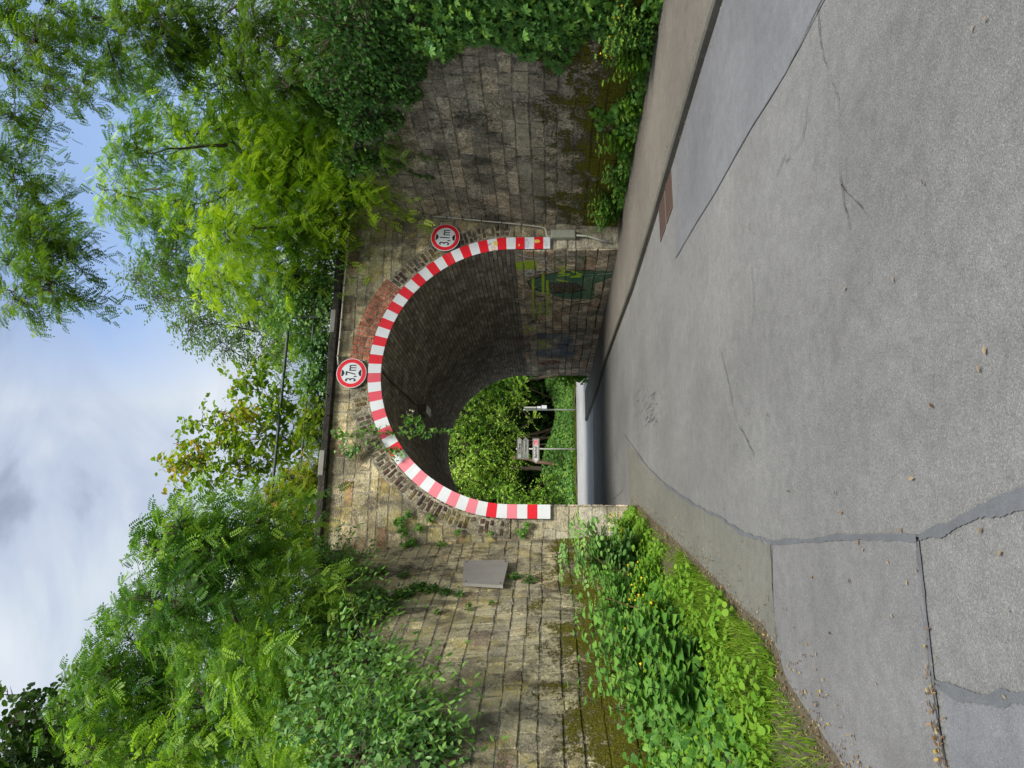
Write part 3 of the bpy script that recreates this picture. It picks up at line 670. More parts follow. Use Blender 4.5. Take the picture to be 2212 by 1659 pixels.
# verge of soil on the left between road and wall
b = MB(); V = []; ny = 60; nx = 14
def ledx(y): P_ = np.array(ledge)[::-1]; return float(np.interp(y, P_[:, 1], P_[:, 0]))
def verge_z(x, y):
    xw = .60 - math.tan(d22) * (YF - y) + .1; xe = ledx(y); u = np.clip((xe - x) / max(.05, xe - xw), 0, 1)
    return .012 + .42 * u ** 1.3 * min(1, max(.1, (13.4 - y) / 3)) + .03 * math.sin(x * 9 + y * 5) * u
for y_ in np.linspace(0, 13.35, ny):
    xw = .60 - math.tan(d22) * (YF - y_) ; xe = ledx(y_)
    for u in np.linspace(-.02, 1, nx): x_ = xe + (xw - xe) * u; V.append((x_, y_, verge_z(x_, y_) if u > 0 else -.01))
b.add(V, np.array([[i * nx + j, i * nx + j + 1, (i + 1) * nx + j + 1, (i + 1) * nx + j] for i in range(ny - 1) for j in range(nx - 1)]))
structure(b.build('verge', M_soil, smooth=True))
b = MB(); V = []      # bank beyond the cross road
for i, x_ in enumerate(np.linspace(-30, 40, 50)):
    ye = np.interp(x_, [-40, -20, 3, 20, 45], [33, 34, 35.9, 38, 38.2])
    for k, (dy, z) in enumerate(((-.15, -.02), (.5, .15), (2, .55), (5, 1.6), (12, 3.2))): V.append((x_, ye + dy, z + .1 * math.sin(x_ * 1.7 + k)))
b.add(V, np.array([[i * 5 + j, i * 5 + j + 1, (i + 1) * 5 + j + 1, (i + 1) * 5 + j] for i in range(49) for j in range(4)])); structure(b.build('bank', M_soil, smooth=True))

# ---------------------------------------------------------------- striped clearance boards round the arch
def z1(x, y, ox=1200, oy=800, k=1.7015): return ((ox + x / k) * .54, (oy + y / k) * .54)
clr = thing('clearance_marking', 'red and white striped boards following the edge of the arch', 'marking boards', (AX, YF, 0))
ZB = 1.45; wv_ = AZ - ZB; arc = math.pi * (AR + .12); tot = arc + 2 * wv_; ns = 53; YM = YF - .075
def band(u, r):     # u metres along from the right-hand foot
    if u < wv_: return (AX + AR + r, ZB + u)
    if u > tot - wv_: return (AX - AR - r, ZB + (tot - u))
    a = (u - wv_) / (AR + .12); return (AX + (AR + r) * math.cos(a), AZ + (AR + r) * math.sin(a))
cuts = [0, 11, 27, 38, ns]; sl = tot / ns
for c0, c1 in zip(cuts[:-1], cuts[1:]):
    b = MB()
    for i in range(c0, c1):
        if i % 2 == 0: mi = 0
        else: mi = 1 if i < 26 else (2 if i < 34 else 3)
        if i in (35, 51, 47): mi = 1
        off = -.05
        us = np.linspace(max(0, i * sl + off), min(tot, (i + 1) * sl + off) if i < ns - 1 else tot, 4)
        V = []
        for u in us:
            for r, y_ in ((-.005, YM + .012), (-.005, YM), (.255, YM), (.255, YM + .012)):
                x_, z_ = band(u, r); V.append((x_, y_ + .004 * math.sin(u * 3.1), z_))
        b.add(V, np.array([[k * 4 + j, k * 4 + j + 1, (k + 1) * 4 + j + 1, (k + 1) * 4 + j] for k in range(3) for j in range(3)]), mi=mi)
    b.build('striped_board', [M_white, M_stred, M_stmid, M_pink], clr)
    if c0:
        b = MB(); u = c0 * sl + .0
        for r in np.linspace(.02, .23, 6):
            for e_ in (-.02, .02):
                x_, z_ = band(u + e_, r); b.disc((x_, YM - .003, z_), .006, 1, n=8)
        b.build('rivet', M_greyplate, clr)

# text helper
def text_mesh(s, size, m_, frame, parent, name='lettering', sx=1.0, width=None, bold=0.0, align='CENTER', ext=.0015):
    cu = bpy.data.curves.new(name, 'FONT'); cu.body = s; cu.size = size; cu.align_x = align; cu.align_y = 'CENTER'; cu.offset = bold; cu.extrude = ext; cu.resolution_u = 4
    tmp = bpy.data.objects.new('tmp', cu); COL.objects.link(tmp)
    me = bpy.data.meshes.new_from_object(tmp.evaluated_get(bpy.context.evaluated_depsgraph_get()))
    bpy.data.objects.remove(tmp); bpy.data.curves.remove(cu)
    P0, U_, V_ = (np.array(a, float) for a in frame); nn = np.cross(U_, V_)
    c = np.zeros(len(me.vertices) * 3); me.vertices.foreach_get('co', c); c = c.reshape(-1, 3)
    off = np.array(world_loc(parent)) if parent is not None else 0
    if width: sx = width / (c[:, 0].max() - c[:, 0].min())
    c = P0 + c[:, :1] * sx * U_ + c[:, 1:2] * V_ + c[:, 2:] * nn - off
    me.vertices.foreach_set('co', c.ravel()); me.update(); me.materials.clear(); me.materials.append(m_); me.name = name
    o = bpy.data.objects.new(name, me); COL.objects.link(o)
    if parent is not None: o.parent = parent
    return o

# height signs
def height_sign(V, y, txt, lab, tilt=0):
    p = atY(V, y, YF - .1); Y0 = YF - .105 if False else p[1] - .0
    t_ = thing('height_limit_sign', lab, 'traffic sign', p, 'round height limit signs')
    c = np.array([p[0], Y0, p[2]])
    b = MB(); b.disc(c, .300, 1, depth=.018); b.disc(c + [0, .02, 0], .03, 1, depth=.04, n=12); b.build('plate', M_white, t_)
    b = MB(); b.disc(c - [0, .003, 0], .288, 1, r0=.215); b.build('red_border', M_stred, t_)
    for sg in (1, -1):
        b = MB(); P_ = [(-.065, .197), (.065, .197), (.058, .165), (.0, .135), (-.058, .165)]
        a = R(tilt); P_ = [(x_ * math.cos(a) - z_ * math.sin(a), x_ * math.sin(a) + z_ * math.cos(a)) for x_, z_ in [(q[0], q[1] * sg) for q in P_]]
        b.poly([(c[0] + x_, c[1] - .003, c[2] + z_) for x_, z_ in P_]); b.build('triangle', M_black, t_)
    a = R(tilt)
    text_mesh(txt, .29, M_black, (c + [0, -.003, 0], (math.cos(a), 0, math.sin(a)), (-math.sin(a), 0, math.cos(a))), t_, width=.335, bold=.002)
    return t_
height_sign(759, 806, '3,7m', 'round red-rimmed sign reading 3,7 m above the middle of the arch')
height_sign(962, 513, '3,1m', 'round red-rimmed sign reading 3,1 m on the haunch beside the pipe', -4)

# stickers and scribbles on the lowest boards at the right
def st(x, y): return atY((1920 + x / 4.424) * .54, (930 + y / 4.424) * .54, YM - .004)
def blob(b, cx, cy, r, n=16, mi=0, sq=1.0, dy=0): 
    p = st(cx, cy); a = np.linspace(0, 2 * math.pi, n, endpoint=False); b.poly([(p[0] + r * math.cos(q), p[1] - dy, p[2] + r * sq * math.sin(q)) for q in a], mi=mi)
def stick(lab, parts, grp='stickers on the striped boards'):
    b = MB(); ms = []
    for i, (m_, pts, dy) in enumerate(parts):
        ms.append(m_)
        if len(pts) and isinstance(pts[0], tuple): b.poly([st(*q) - np.array([0, dy, 0]) for q in pts], mi=i)
        else: blob(b, pts[0], pts[1], pts[2], mi=i, dy=dy)
    o = b.build('sticker', ms); return tag(o, lab, 'sticker', grp)
stick('octagonal green and white sticker with a yellow centre, topmost on the striped boards', [(M_grn, [182, 200, .024], 0), (M_white, [182, 200, .018], .0015), (M_yel, [182, 200, .013], .003), (M_grn, [182, 200, .006], .0045)])
stick('square gold sticker on the edge between the white and red stripe', [(M_yel, [(235, 160), (305, 158), (318, 195), (300, 235), (245, 228)], 0), (M_org, [275, 195, .013], .0015), (M_yel, [275, 195, .008], .003)])
stick('small orange sticker with a white middle, low on the inner edge of the board', [(M_org, [(205, 250), (268, 250), (270, 312), (208, 314)], 0), (M_white, [(222, 262), (258, 262), (258, 300), (222, 300)], .0015)])
stick('round orange sticker with a black ringed emblem on the red stripe', [(M_org, [693, 224, .026], 0), (M_black, [693, 224, .020], .0015), (M_yel, [693, 224, .017], .003)])
stick('yellow shield sticker with a dark letter on the lowest red stripe', [(M_yel, [(955, 130), (1030, 122), (1072, 155), (1040, 180), (970, 186)], 0), (M_org, [1010, 155, .010], .0015)])
stick('pink corner of a torn sticker beside the green one', [(M_pink, [(140, 205), (165, 205), (160, 240), (140, 238)], 0)])
def scrib(lines, lab, m_, wd=.0022, dy=.002):
    b = MB()
    for ln in lines:
        P_ = np.array([st(*q) for q in ln]); t_ = np.gradient(P_, axis=0); t_ /= np.linalg.norm(t_, axis=1)[:, None] + 1e-9
        nn = np.stack([-t_[:, 2], np.zeros(len(t_)), t_[:, 0]], 1) * wd; V = np.empty((2 * len(P_), 3)); V[0::2] = P_ + nn; V[1::2] = P_ - nn; V[:, 1] -= dy
        i = np.arange(len(P_) - 1) * 2; b.add(V, np.stack([i, i + 1, i + 3, i + 2], 1))
    o = b.build('handwriting', m_, clr)
    return o
scrib([[(775, 250), (815, 235)], [(778, 262), (812, 262), (800, 240)], [(785, 225), (815, 210), (812, 225), (790, 212)], [(830, 265), (850, 275), (860, 255), (840, 240), (828, 255)], [(845, 235), (862, 225), (850, 212), (838, 222), (845, 235)], [(845, 205), (868, 190), (872, 178)], [(850, 190), (872, 165), (845, 160), (838, 180)], [(800, 200), (820, 170), (800, 160)], [(790, 185), (812, 190)], [(812, 120), (835, 115), (838, 140), (820, 150), (830, 110)], [(790, 150), (830, 140), (855, 150)]], '', M_bluep)
scrib([[(1120, 190), (1140, 130), (1125, 150), (1145, 165)], [(1130, 205), (1150, 225), (1160, 200), (1145, 190)], [(1155, 230), (1175, 235), (1195, 200), (1165, 190), (1185, 160), (1160, 150)], [(1165, 215), (1190, 225)]], '', M_greyplate, .0018)

# small pipe and cabinet
def Zp(x, y, Y=YF - .11): return atY(*z1(x, y), Y) - np.array([.035, 0, 0])
pp = [Zp(*q) for q in ((1698, 240), (1680, 232), (1676, 200), (1668, 182), (1640, 172), (1500, 155), (1300, 137), (1120, 119), (1000, 107), (890, 97), (760, 84), (680, 75), (560, 67), (460, 62), (410, 58), (378, 62), (358, 78), (349, 105), (340, 160), (330, 230), (318, 400), (303, 560), (288, 740), (270, 950), (258, 1060), (262, 1110))]
con = thing('cable_conduit', 'thin cream conduit running up the wall corner and along under the cornice', 'pipe', pp[0])
b = MB(); b.tube(pp, .016, 8); b.build('pipe', M_pipe, con, smooth=True)
for i, (x, y) in enumerate(((1508, 156), (1372, 143), (1235, 130), (1108, 118), (1000, 107), (893, 97), (785, 86), (668, 74), (545, 66), (336, 205), (326, 320), (315, 445), (303, 570), (292, 688), (280, 805), (270, 940), (258, 1050))):
    p = Zp(x, y); b = MB()
    v = x > 400; b.box((p[0] - (.024 if v else .012), p[1] - .024, p[2] - (.012 if v else .024)), (p[0] + (.024 if v else .012), p[1] + .03, p[2] + (.012 if v else .024))); b.build('clip', M_clip, con)
a_, c_ = Zp(1707, 196), Zp(1876, 248)
cab = thing('junction_box', 'grey-green metal junction box on the wall beside the foot of the striped boards', 'junction box', ((a_[0] + c_[0]) / 2, YF - .1, c_[2]))
b = MB(); b.box((c_[0], YF - .15, c_[2]), (a_[0], YF - .02, a_[2]), bev=.012); b.build('housing', M_box, cab)
b = MB(); b.box((c_[0] + .012, YF - .156, c_[2] + .02), (a_[0] - .012, YF - .151, a_[2] - .02), bev=.002); b.build('lid', M_box, cab)
b = MB(); b.tube([Zp(1876, 230), Zp(1950, 234), Zp(1990, 245), Zp(2040, 262), Zp(2100, 275)], .022, 8); b.build('outlet_pipe', M_post, cab, smooth=True)

# tunnel lamp and its cable on the vault
def onvault(V, y):
    r = ray(V, y); r = r / r[1]; best = None
    for Y in np.linspace(YF, YB, 400):
        p = CAM + r * Y
        if math.hypot(p[0] - AX, p[2] - AZ) >= AR - .03 and p[2] > AZ: return p
    return CAM + r * YB
lp, lq = onvault(905, 880), onvault(950, 918)
lam = thing('tunnel_lamp', 'grey box lamp with a pale lens fixed under the tunnel vault', 'lamp', lp)
Ya = lp[1]; ang = math.atan2(lp[2] - AZ, lp[0] - AX); ex = np.array([math.sin(ang), 0, -math.cos(ang)]); en = -np.array([math.cos(ang), 0, math.sin(ang)]); ey = np.array([0, 1., 0])
c0 = np.array([lp[0], Ya, lp[2]]); LLn = .75
b = MB(); b.box((-.11, 0, 0), (.11, LLn, .07), frame=(c0, [ex, ey, en]), bev=.015); b.build('housing', plain('lamp_housing', (.16, .16, .15), .6, .4), lam)
b = MB(); b.box((-.10, .03, .072), (.10, LLn - .03, .19), frame=(c0, [ex, ey, en]), bev=.01); b.box((-.10, .0, .072), (.10, .026, .19), frame=(c0, [ex, ey, en]), mi=1); b.build('lens', [plain('lamp_lens', (.62, .57, .50), .4, .3, 8), M_clip], lam)
cabp = [onvault(V, y) for V, y in ((826, 803), (838, 818), (852, 832), (868, 846), (884, 860), (897, 874))]
b = MB(); b.tube([q + np.array([AX - q[0], 0, AZ - q[2]]) * .006 for q in cabp], .018, 6); b.build('cable', M_clip, lam)

# railing on the bridge
rl = thing('bridge_railing', 'dark metal railing on top of the bridge behind the shrubs', 'railing', (3, YF + .25, TOP + .14))
for x_ in (-2.2, 1.64, 4.95, 8.3):
    b = MB(); b.box((x_ - .03, YF + .20, TOP + .1), (x_ + .03, YF + .27, TOP + 1.12), bev=.006); b.build('post', M_railm, rl)
for z_, r_ in ((6.84, .032), (6.32, .022)):
    b = MB(); b.tube([(-2.4, YF + .235, z_ + .02), (1.64, YF + .235, z_ + .01), (4.95, YF + .235, z_), (8.5, YF + .235, z_)], r_, 8); b.build('rail', M_railm, rl, smooth=True)

# signposts beyond the tunnel
YS = 35.6
def z6(x, y, Y=YS): return atY((2000 + x / 6.32) * .54, (1700 + y / 6.32) * .54, Y)
sp = thing('direction_signpost', 'signpost beyond the tunnel with a white Bahnhof arrow sign below two grey ones', 'signpost', z6(1660, 600))
pb, ptp = z6(1700, 603), z6(430, 603)
b = MB(); b.tube([(pb[0], YS + .05, .1), (pb[0], YS + .05, ptp[2] + .05)], .038, 10); b.build('pole', M_post, sp, smooth=True)
def plate(y0, y1, x0, x1, tip, txt, m_, db=False):
    """x0,x1: upper and lower edge, y0: right end, y1: left end in the enlarged view; tip: side of the arrow"""
    A = z6(x0, y1); B = z6(x1, y0); l, r_, t_, bt = A[0], B[0], A[2], B[2]; mz = (t_ + bt) / 2; k = (t_ - bt) * .55
    def outline(e):
        if tip == 'r': return [(l + e, bt + e), (r_ - k, bt + e), (r_ - e * 1.3, mz), (r_ - k, t_ - e), (l + e, t_ - e)]
        return [(r_ - e, t_ - e), (l + k, t_ - e), (l + e * 1.3, mz), (l + k, bt + e), (r_ - e, bt + e)]
    b = MB()
    for i, (e, dy, mi) in enumerate(((0, 0, 0), (.02, .004, 1), (.042, .008, 0))):
        o_ = outline(e); b.poly([(x_, YS - dy, z_) for x_, z_ in o_], mi=mi)
    o_ = outline(0); b.poly([(x_, YS + .012, z_) for x_, z_ in o_[::-1]]); 
    for p_, q_ in zip(o_, o_[1:] + o_[:1]): b.quad((p_[0], YS, p_[1]), (q_[0], YS, q_[1]), (q_[0], YS + .012, q_[1]), (p_[0], YS + .012, p_[1]))
    pl = b.build('arrow_plate', [m_, M_black], sp)
    cx = (l + r_) / 2
    if db: cx = l + (r_ - l) * .44
    else: cx -= .05
    text_mesh(txt, (t_ - bt) * .62, M_black, ((cx, YS - .012, mz), (1, 0, 0), (0, 0, 1)), pl, sx=.82 if not db else .88, bold=.004)
    if db:
        x0_, x1_ = r_ - .33, r_ - .07; h_ = (t_ - bt) * .30
        b = MB(); b.box((x0_, YS - .014, mz - h_), (x1_, YS - .010, mz + h_)); b.build('logo_frame', M_stred, pl)
        b = MB(); b.box((x0_ + .02, YS - .018, mz - h_ + .02), (x1_ - .02, YS - .0145, mz + h_ - .02)); b.build('logo_field', M_white, pl)
        text_mesh('DB', h_ * 1.9, M_stred, (((x0_ + x1_) / 2, YS - .021, mz), (1, 0, 0), (0, 0, 1)), pl, 'logo_letters', sx=.8, bold=.008)
plate(305, 855, 428, 560, 'r', 'DO-Barop', M_greyplate); plate(305, 855, 573, 728, 'r', 'DO-Hombruch', M_greyplate); plate(345, 968, 826, 992, 'l', 'Bahnhof', plain('dull_white_plate', (.50, .50, .45), .5, .2, 8), True)
def z2p(x, y, Y=YS): return atY((2000 + x / 6.32) * .54, (1600 + y / 6.32) * .54, Y)
p0_, p1_ = z2p(1760, 248), z2p(590, 268)
sp2 = thing('direction_signpost', 'thin pale signpost beyond the tunnel with its signs seen edge-on', 'signpost', (p0_[0], YS, .1))
b = MB(); b.tube([(p0_[0], YS, .1), (p0_[0], YS, p1_[2])], .035, 8); b.build('pole', M_post, sp2, smooth=True)
for (x0, x1, m_, dx) in ((620, 930, M_post, .05), (935, 1045, M_white, .07), (1050, 1190, M_white, .12)):
    a_, c_ = z2p(x0, 248), z2p(x1, 248); b = MB(); b.box((p0_[0] - dx * .4, YS - .5, c_[2] + .01), (p0_[0] + dx, YS - .04, a_[2] - .01), bev=.008); b.build('sign_panel', m_, sp2)

# ---------------------------------------------------------------- plants
def nrm(a): a = np.asarray(a, float); return a / (np.linalg.norm(a, axis=-1, keepdims=True) + 1e-9)
# leaf shapes: x along the leaf, y across, z up
def oval(w=.5, fold=.12, curl=-.08): return np.array([(0, 0, 0), (.28, w * .8, fold * w), (.70, w * .75, fold * w + curl * .5), (1, 0, curl), (.70, -w * .75, fold * w + curl * .5), (.28, -w * .8, fold * w)]), np.array([[0, 3, 2, 1], [0, 5, 4, 3]])
def heart(w=.55): return np.array([(0, 0, 0), (-.08, w * .75, .05), (.35, w, .06), (1, 0, -.1), (.35, -w, .06), (-.08, -w * .75, .05)]), np.array([[0, 3, 2, 1], [0, 5, 4, 3]])
def merge(parts):
    V, Fs, n_ = [], [], 0
    for v, f in parts: V.append(v); Fs.append(f + n_); n_ += len(v)
    return np.concatenate(V), np.concatenate(Fs)
def xf(t_, ang=0, s=1, off=(0, 0, 0), tilt=0):
    v, f = t_; c, s_ = math.cos(ang), math.sin(ang)
    v = v * s; ct, st_ = math.cos(tilt), math.sin(tilt); v = np.stack([v[:, 0] * ct - v[:, 2] * st_, v[:, 1], v[:, 0] * st_ + v[:, 2] * ct], 1)
    return np.stack([v[:, 0] * c - v[:, 1] * s_, v[:, 0] * s_ + v[:, 1] * c, v[:, 2]], 1) + np.array(off), f
def hexa(w=.24): return np.array([(0, 0, 0), (.25, w, 0), (.75, w, -.02), (1, 0, -.03), (.75, -w, -.02), (.25, -w, 0)]), np.array([[0, 5, 4, 3, 2, 1]])
def pinnate(n_=6, lf=.27, w=.175, droop=.22):
    P_ = []
    for i in range(n_):
        x_ = .12 + .8 * i / n_; z_ = -droop * x_ * x_
        for sg in (1, -1): P_.append(xf(hexa(w), sg * R(72), lf * (1 - .25 * abs(i / n_ - .4)), (x_, sg * .01, z_), R(-8)))
    P_.append(xf(hexa(w), 0, lf, (.92, 0, -droop * .85)))
    return merge(P_)
def star5(w=.28): return merge([xf(oval(w), a, s, (0, 0, 0), R(-12)) for a, s in ((0, 1), (R(52), .9), (R(-52), .9), (R(105), .62), (R(-105), .62))])
def three(w=.4): return merge([xf(oval(w), a, s, (0, 0, 0), R(-8)) for a, s in ((0, 1), (R(75), .75), (R(-75), .75))])
def lobed(): return np.array([(0, 0, 0), (.1, .45, .03), (.42, .30, .04), (.62, .48, 0), (1, 0, -.08), (.62, -.48, 0), (.42, -.30, .04), (.1, -.45, .03)]), np.array([[0, 4, 3, 2], [0, 6, 5, 4]])
def ivyl(): return np.array([(0, 0, 0), (0, .42, .02), (.45, .38, .03), (1, 0, -.05), (.45, -.38, .03), (0, -.42, .02)]), np.array([[0, 3, 2, 1], [0, 5, 4, 3]])
TL = {'pin': pinnate(), 'pin5': pinnate(4, .32, .20), 'oval': oval(), 'narrow': oval(.2), 'heart': heart(), 'star': star5(), 'three': three(), 'ivy': ivyl(), 'round': (np.array([(0, .0, 0), (.1, .42, 0), (.5, .55, .02), (.95, .35, 0), (1.05, 0, -.02), (.95, -.35, 0), (.5, -.55, .02), (.1, -.42, 0)]), np.array([[0, 7, 6, 5, 4, 3, 2, 1]])), 'elder': pinnate(2, .5, .3, .12), 'lob': merge([xf(oval(.5), a, s) for a, s in ((0, 1), (R(60), .7), (R(-60), .7))])}
def place(b, tmpl, P_, D, Nn, S, rnd, mi=0, chunk=None):
    """P points, D leaf axis, N leaf normal, S sizes, one value of rnd each"""
    v, f = tmpl; P_ = np.asarray(P_, float); n_ = len(P_)
    if n_ == 0: return
    X = nrm(D); Z = Nn - X * np.sum(Nn * X, 1, keepdims=True); Z = nrm(Z); Y = np.cross(Z, X)
    S = np.broadcast_to(S, (n_,))
    V = P_[:, None] + S[:, None, None] * (v[None, :, :1] * X[:, None] + v[None, :, 1:2] * Y[:, None] + v[None, :, 2:] * Z[:, None])
    Fa = f[None] + (np.arange(n_) * len(v))[:, None, None]
    b.add(V.reshape(-1, 3), Fa.reshape(-1, f.shape[1]), np.repeat(rnd, len(v)), mi)
def rdir(rg, n_): return nrm(rg.normal(0, 1, (n_, 3)))
def sprays(b, tw, rg, cl_, tmpl, leaf, n_leaf, twig, droop=.5, base=.5, var=.25, up=.6, tw_r=.005, outb=.8, wood=None):
    """cl_: clumps (centre, radius, count); every spray is a twig with leaves along it"""
    for (c, r, k) in cl_:
        c = np.asarray(c, float); r = np.broadcast_to(r, (3,)).astype(float)
        u = rdir(rg, k) * (rg.random((k, 1)) ** .45); P0 = c + u * r
        d = nrm(u * outb + rdir(rg, k) * .6 + np.array([0, 0, .15])); cr = rg.normal(0, .20)
        Ls = twig * rg.uniform(.6, 1.3, k)
        if wood is not None:
            near = wood[np.argsort(np.linalg.norm(wood - c, axis=1))[:24]]
            for i in range(k):
                w0 = near[np.argmin(np.linalg.norm(near - P0[i], axis=1))]; md = (w0 + P0[i]) / 2 + rg.normal(0, .05, 3) + [0, 0, .06]; tw.tube([w0, md, P0[i]], [.009, .007, .005], 3, cap=False)
        for i in range(k):
            t_ = np.linspace(0, 1, n_leaf); pts = P0[i] + d[i] * (t_ * Ls[i])[:, None]; pts[:, 2] -= droop * Ls[i] * t_ ** 2
            tg = nrm(np.gradient(pts, axis=0))
            if tw_r: tw.tube(pts[::max(1, n_leaf // 3)], np.linspace(tw_r, tw_r * .4, len(pts[::max(1, n_leaf // 3)])), 3, cap=False)
            side = nrm(np.cross(tg, (0, 0, 1.0))) * np.where(np.arange(n_leaf) % 2, 1, -1)[:, None]
            D = tg * .55 + side * .85 + rg.normal(0, .25, (n_leaf, 3)); D[:, 2] -= .25 + .3 * rg.random(n_leaf)
            Nn = np.array([0, 0, up]) + rg.normal(0, .45, (n_leaf, 3))
            place(b, tmpl, pts, D, Nn, leaf * rg.uniform(.7, 1.25, n_leaf), np.clip(base + cr + rg.normal(0, var, n_leaf) + .25 * (i / k - .5), 0, 1))
def limb(b, a, c, r0, r1, rg, bend=.12, n_=7, sides=6):
    a, c = np.asarray(a, float), np.asarray(c, float); ln = np.linalg.norm(c - a); t_ = np.linspace(0, 1, n_)
    off = rg.normal(0, bend * ln, 3); P_ = a + (c - a) * t_[:, None] + off * (np.sin(t_ * math.pi))[:, None] * .5 + rg.normal(0, ln * .008, (n_, 3)); P_[0] = a; P_[-1] = c
    b.tube(P_, np.linspace(r0, r1, n_), sides); return P_
def tree(nm, lab, cat, base, fork, clumps, tmpl, leafm, leaf, n_leaf, twig, seed, r0=.12, group=None, droop=.5, basev=.5, up=.6, barkm=None, sub=3, lr=.34):
    t_ = thing(nm, lab, cat, base, group); rg = np.random.default_rng(seed); b = MB(); tk = MB()
    P_ = limb(tk, base, fork, r0, r0 * .6, rg, .06, 9, 9)
    wood = list(P_[4:]); fk = np.asarray(fork, float)
    for (c, r, k) in sorted(clumps, key=lambda q: np.linalg.norm(np.asarray(q[0]) - fk)):
        c = np.asarray(c, float); W = np.array(wood); d0 = np.linalg.norm(W - fk, axis=1) * .35 + np.linalg.norm(W - c, axis=1); st_ = W[np.argmin(d0)]
        dd = min(1.0, np.linalg.norm(st_ - fk) / (np.linalg.norm(c - fk) + .01)); Q = limb(tk, st_, c, r0 * lr * (1.15 - .75 * dd), r0 * .06, rg, .10, 8, 5); wood += list(Q[3:])
        for j in range(sub):
            e = c + rdir(rg, 1)[0] * np.broadcast_to(r, (3,)) * .85; wood += list(limb(tk, Q[rg.integers(4, 8)], e, r0 * .07, .004, rg, .15, 5, 4)[1:])
    sprays(b, tk, rg, clumps, tmpl, leaf, n_leaf, twig, droop, basev, .22, up, wood=np.array(wood))
    tk.build('trunk', barkm or M_bark, t_, smooth=True); b.build('crown', leafm, t_)
    return t_
def CLP(l, Y, kk=1.0, dj=.6, seed=1):
    """(V, y, radius in view px, count[, Y]) -> clump"""
    rg = np.random.default_rng(seed); out = []
    for q in l:
        Yq = q[4] if len(q) > 4 else Y + rg.normal(0, dj); c = atY(q[0], q[1], Yq); out.append((c, q[2] * Yq / F * 1.0, int(q[3] * kk)))
    return out
# trees over the right-hand wall
tree('locust_tree', 'large bright green locust tree over the right wall, its low sprays hanging to the cornice', 'tree', (9.6, 12.6, 3.6), (8.9, 13.2, 7.2),
     CLP([(330, 470, 60, 26), (300, 330, 60, 22), (380, 560, 60, 26), (420, 440, 70, 34), (420, 300, 70, 30), (480, 600, 60, 30), (500, 500, 70, 36), (520, 380, 70, 34), (480, 180, 70, 26), (560, 640, 50, 26), (590, 560, 55, 30),
          (620, 450, 60, 34), (640, 620, 40, 22), (650, 340, 60, 30), (330, 200, 60, 18), (260, 420, 50, 14), (540, 240, 60, 22), (700, 420, 40, 18), (740, 400, 28, 14, 12.6), (700, 330, 35, 16, 12.3), (800, 400, 26, 16, 12.4), (770, 370, 26, 16, 12.3), (700, 470, 30, 18, 12.8), (650, 500, 34, 22, 12.8), (690, 600, 30, 14), (640, 330, 50, 34, 12.8), (600, 260, 50, 30, 12.8), (560, 350, 55, 32, 12.9), (690, 260, 40, 24, 12.6), (600, 420, 50, 30, 12.9), (660, 180, 45, 24, 12.2), (480, 280, 55, 26, 12.8), (600, 740, 40, 14, 15.2), (660, 720, 40, 16, 14.8)], 14.0, 2.5, .9, 3),
     TL['pin'], LM['locust'], .20, 9, .75, 101, .15, 'locust trees along the railway', .55, .62)
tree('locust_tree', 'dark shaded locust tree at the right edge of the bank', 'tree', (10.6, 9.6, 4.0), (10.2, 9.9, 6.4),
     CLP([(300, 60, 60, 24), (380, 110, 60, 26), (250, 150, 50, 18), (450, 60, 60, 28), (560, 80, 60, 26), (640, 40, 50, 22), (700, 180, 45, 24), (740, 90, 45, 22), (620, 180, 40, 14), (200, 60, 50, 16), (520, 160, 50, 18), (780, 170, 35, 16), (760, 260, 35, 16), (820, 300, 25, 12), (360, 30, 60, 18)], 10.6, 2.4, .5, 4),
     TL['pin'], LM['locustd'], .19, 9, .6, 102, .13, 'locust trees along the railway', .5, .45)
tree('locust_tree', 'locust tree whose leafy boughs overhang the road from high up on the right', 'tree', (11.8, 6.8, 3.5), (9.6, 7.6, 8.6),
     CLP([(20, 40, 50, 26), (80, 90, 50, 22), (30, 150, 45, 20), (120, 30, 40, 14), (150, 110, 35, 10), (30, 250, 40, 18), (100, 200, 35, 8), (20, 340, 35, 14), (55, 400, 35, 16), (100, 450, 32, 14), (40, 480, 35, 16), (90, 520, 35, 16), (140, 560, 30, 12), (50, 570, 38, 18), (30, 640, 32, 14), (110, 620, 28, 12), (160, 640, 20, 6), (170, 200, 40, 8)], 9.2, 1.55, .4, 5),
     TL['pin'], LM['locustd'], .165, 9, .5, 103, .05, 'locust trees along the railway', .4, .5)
tree('willow_tree', 'pale grey-green feathery tree standing behind the bridge', 'tree', (9.3, 27, -.1), (8.9, 27, 9.5),
     CLP([(300, 600, 35, 60), (350, 640, 40, 80), (420, 700, 45, 90), (400, 620, 45, 80), (480, 740, 40, 80), (470, 660, 45, 90), (540, 700, 45, 90), (560, 770, 35, 60), (340, 570, 40, 60), (600, 680, 40, 70), (610, 760, 40, 60)], 27, 1.0, .6, 6),
     TL['narrow'], LM['willow'], .17, 9, .75, 104, .2, None, .25, .5, .3)
tree('leafy_shrub', 'young bright green shrub with large leaves rising above the middle of the bridge', 'shrub', (2.4, 14.0, 5.7), (2.3, 14.1, 6.5),
     CLP([(560, 820, 30, 14), (520, 830, 25, 8), (590, 880, 35, 20), (520, 900, 30, 14), (470, 900, 30, 12), (560, 940, 35, 20), (490, 960, 32, 16), (430, 910, 20, 6), (440, 980, 25, 10), (400, 1000, 22, 9), (375, 1015, 18, 6), (430, 1020, 22, 8), (385, 960, 12, 3), (520, 1010, 35, 16), (580, 1010, 40, 20), (620, 950, 35, 16), (460, 1040, 25, 8), (625, 860, 30, 12)], 14.1, 1.5, .3, 7),
     oval(.36), LM['elder'], .125, 8, .45, 105, .035, None, .12, .45, .5)
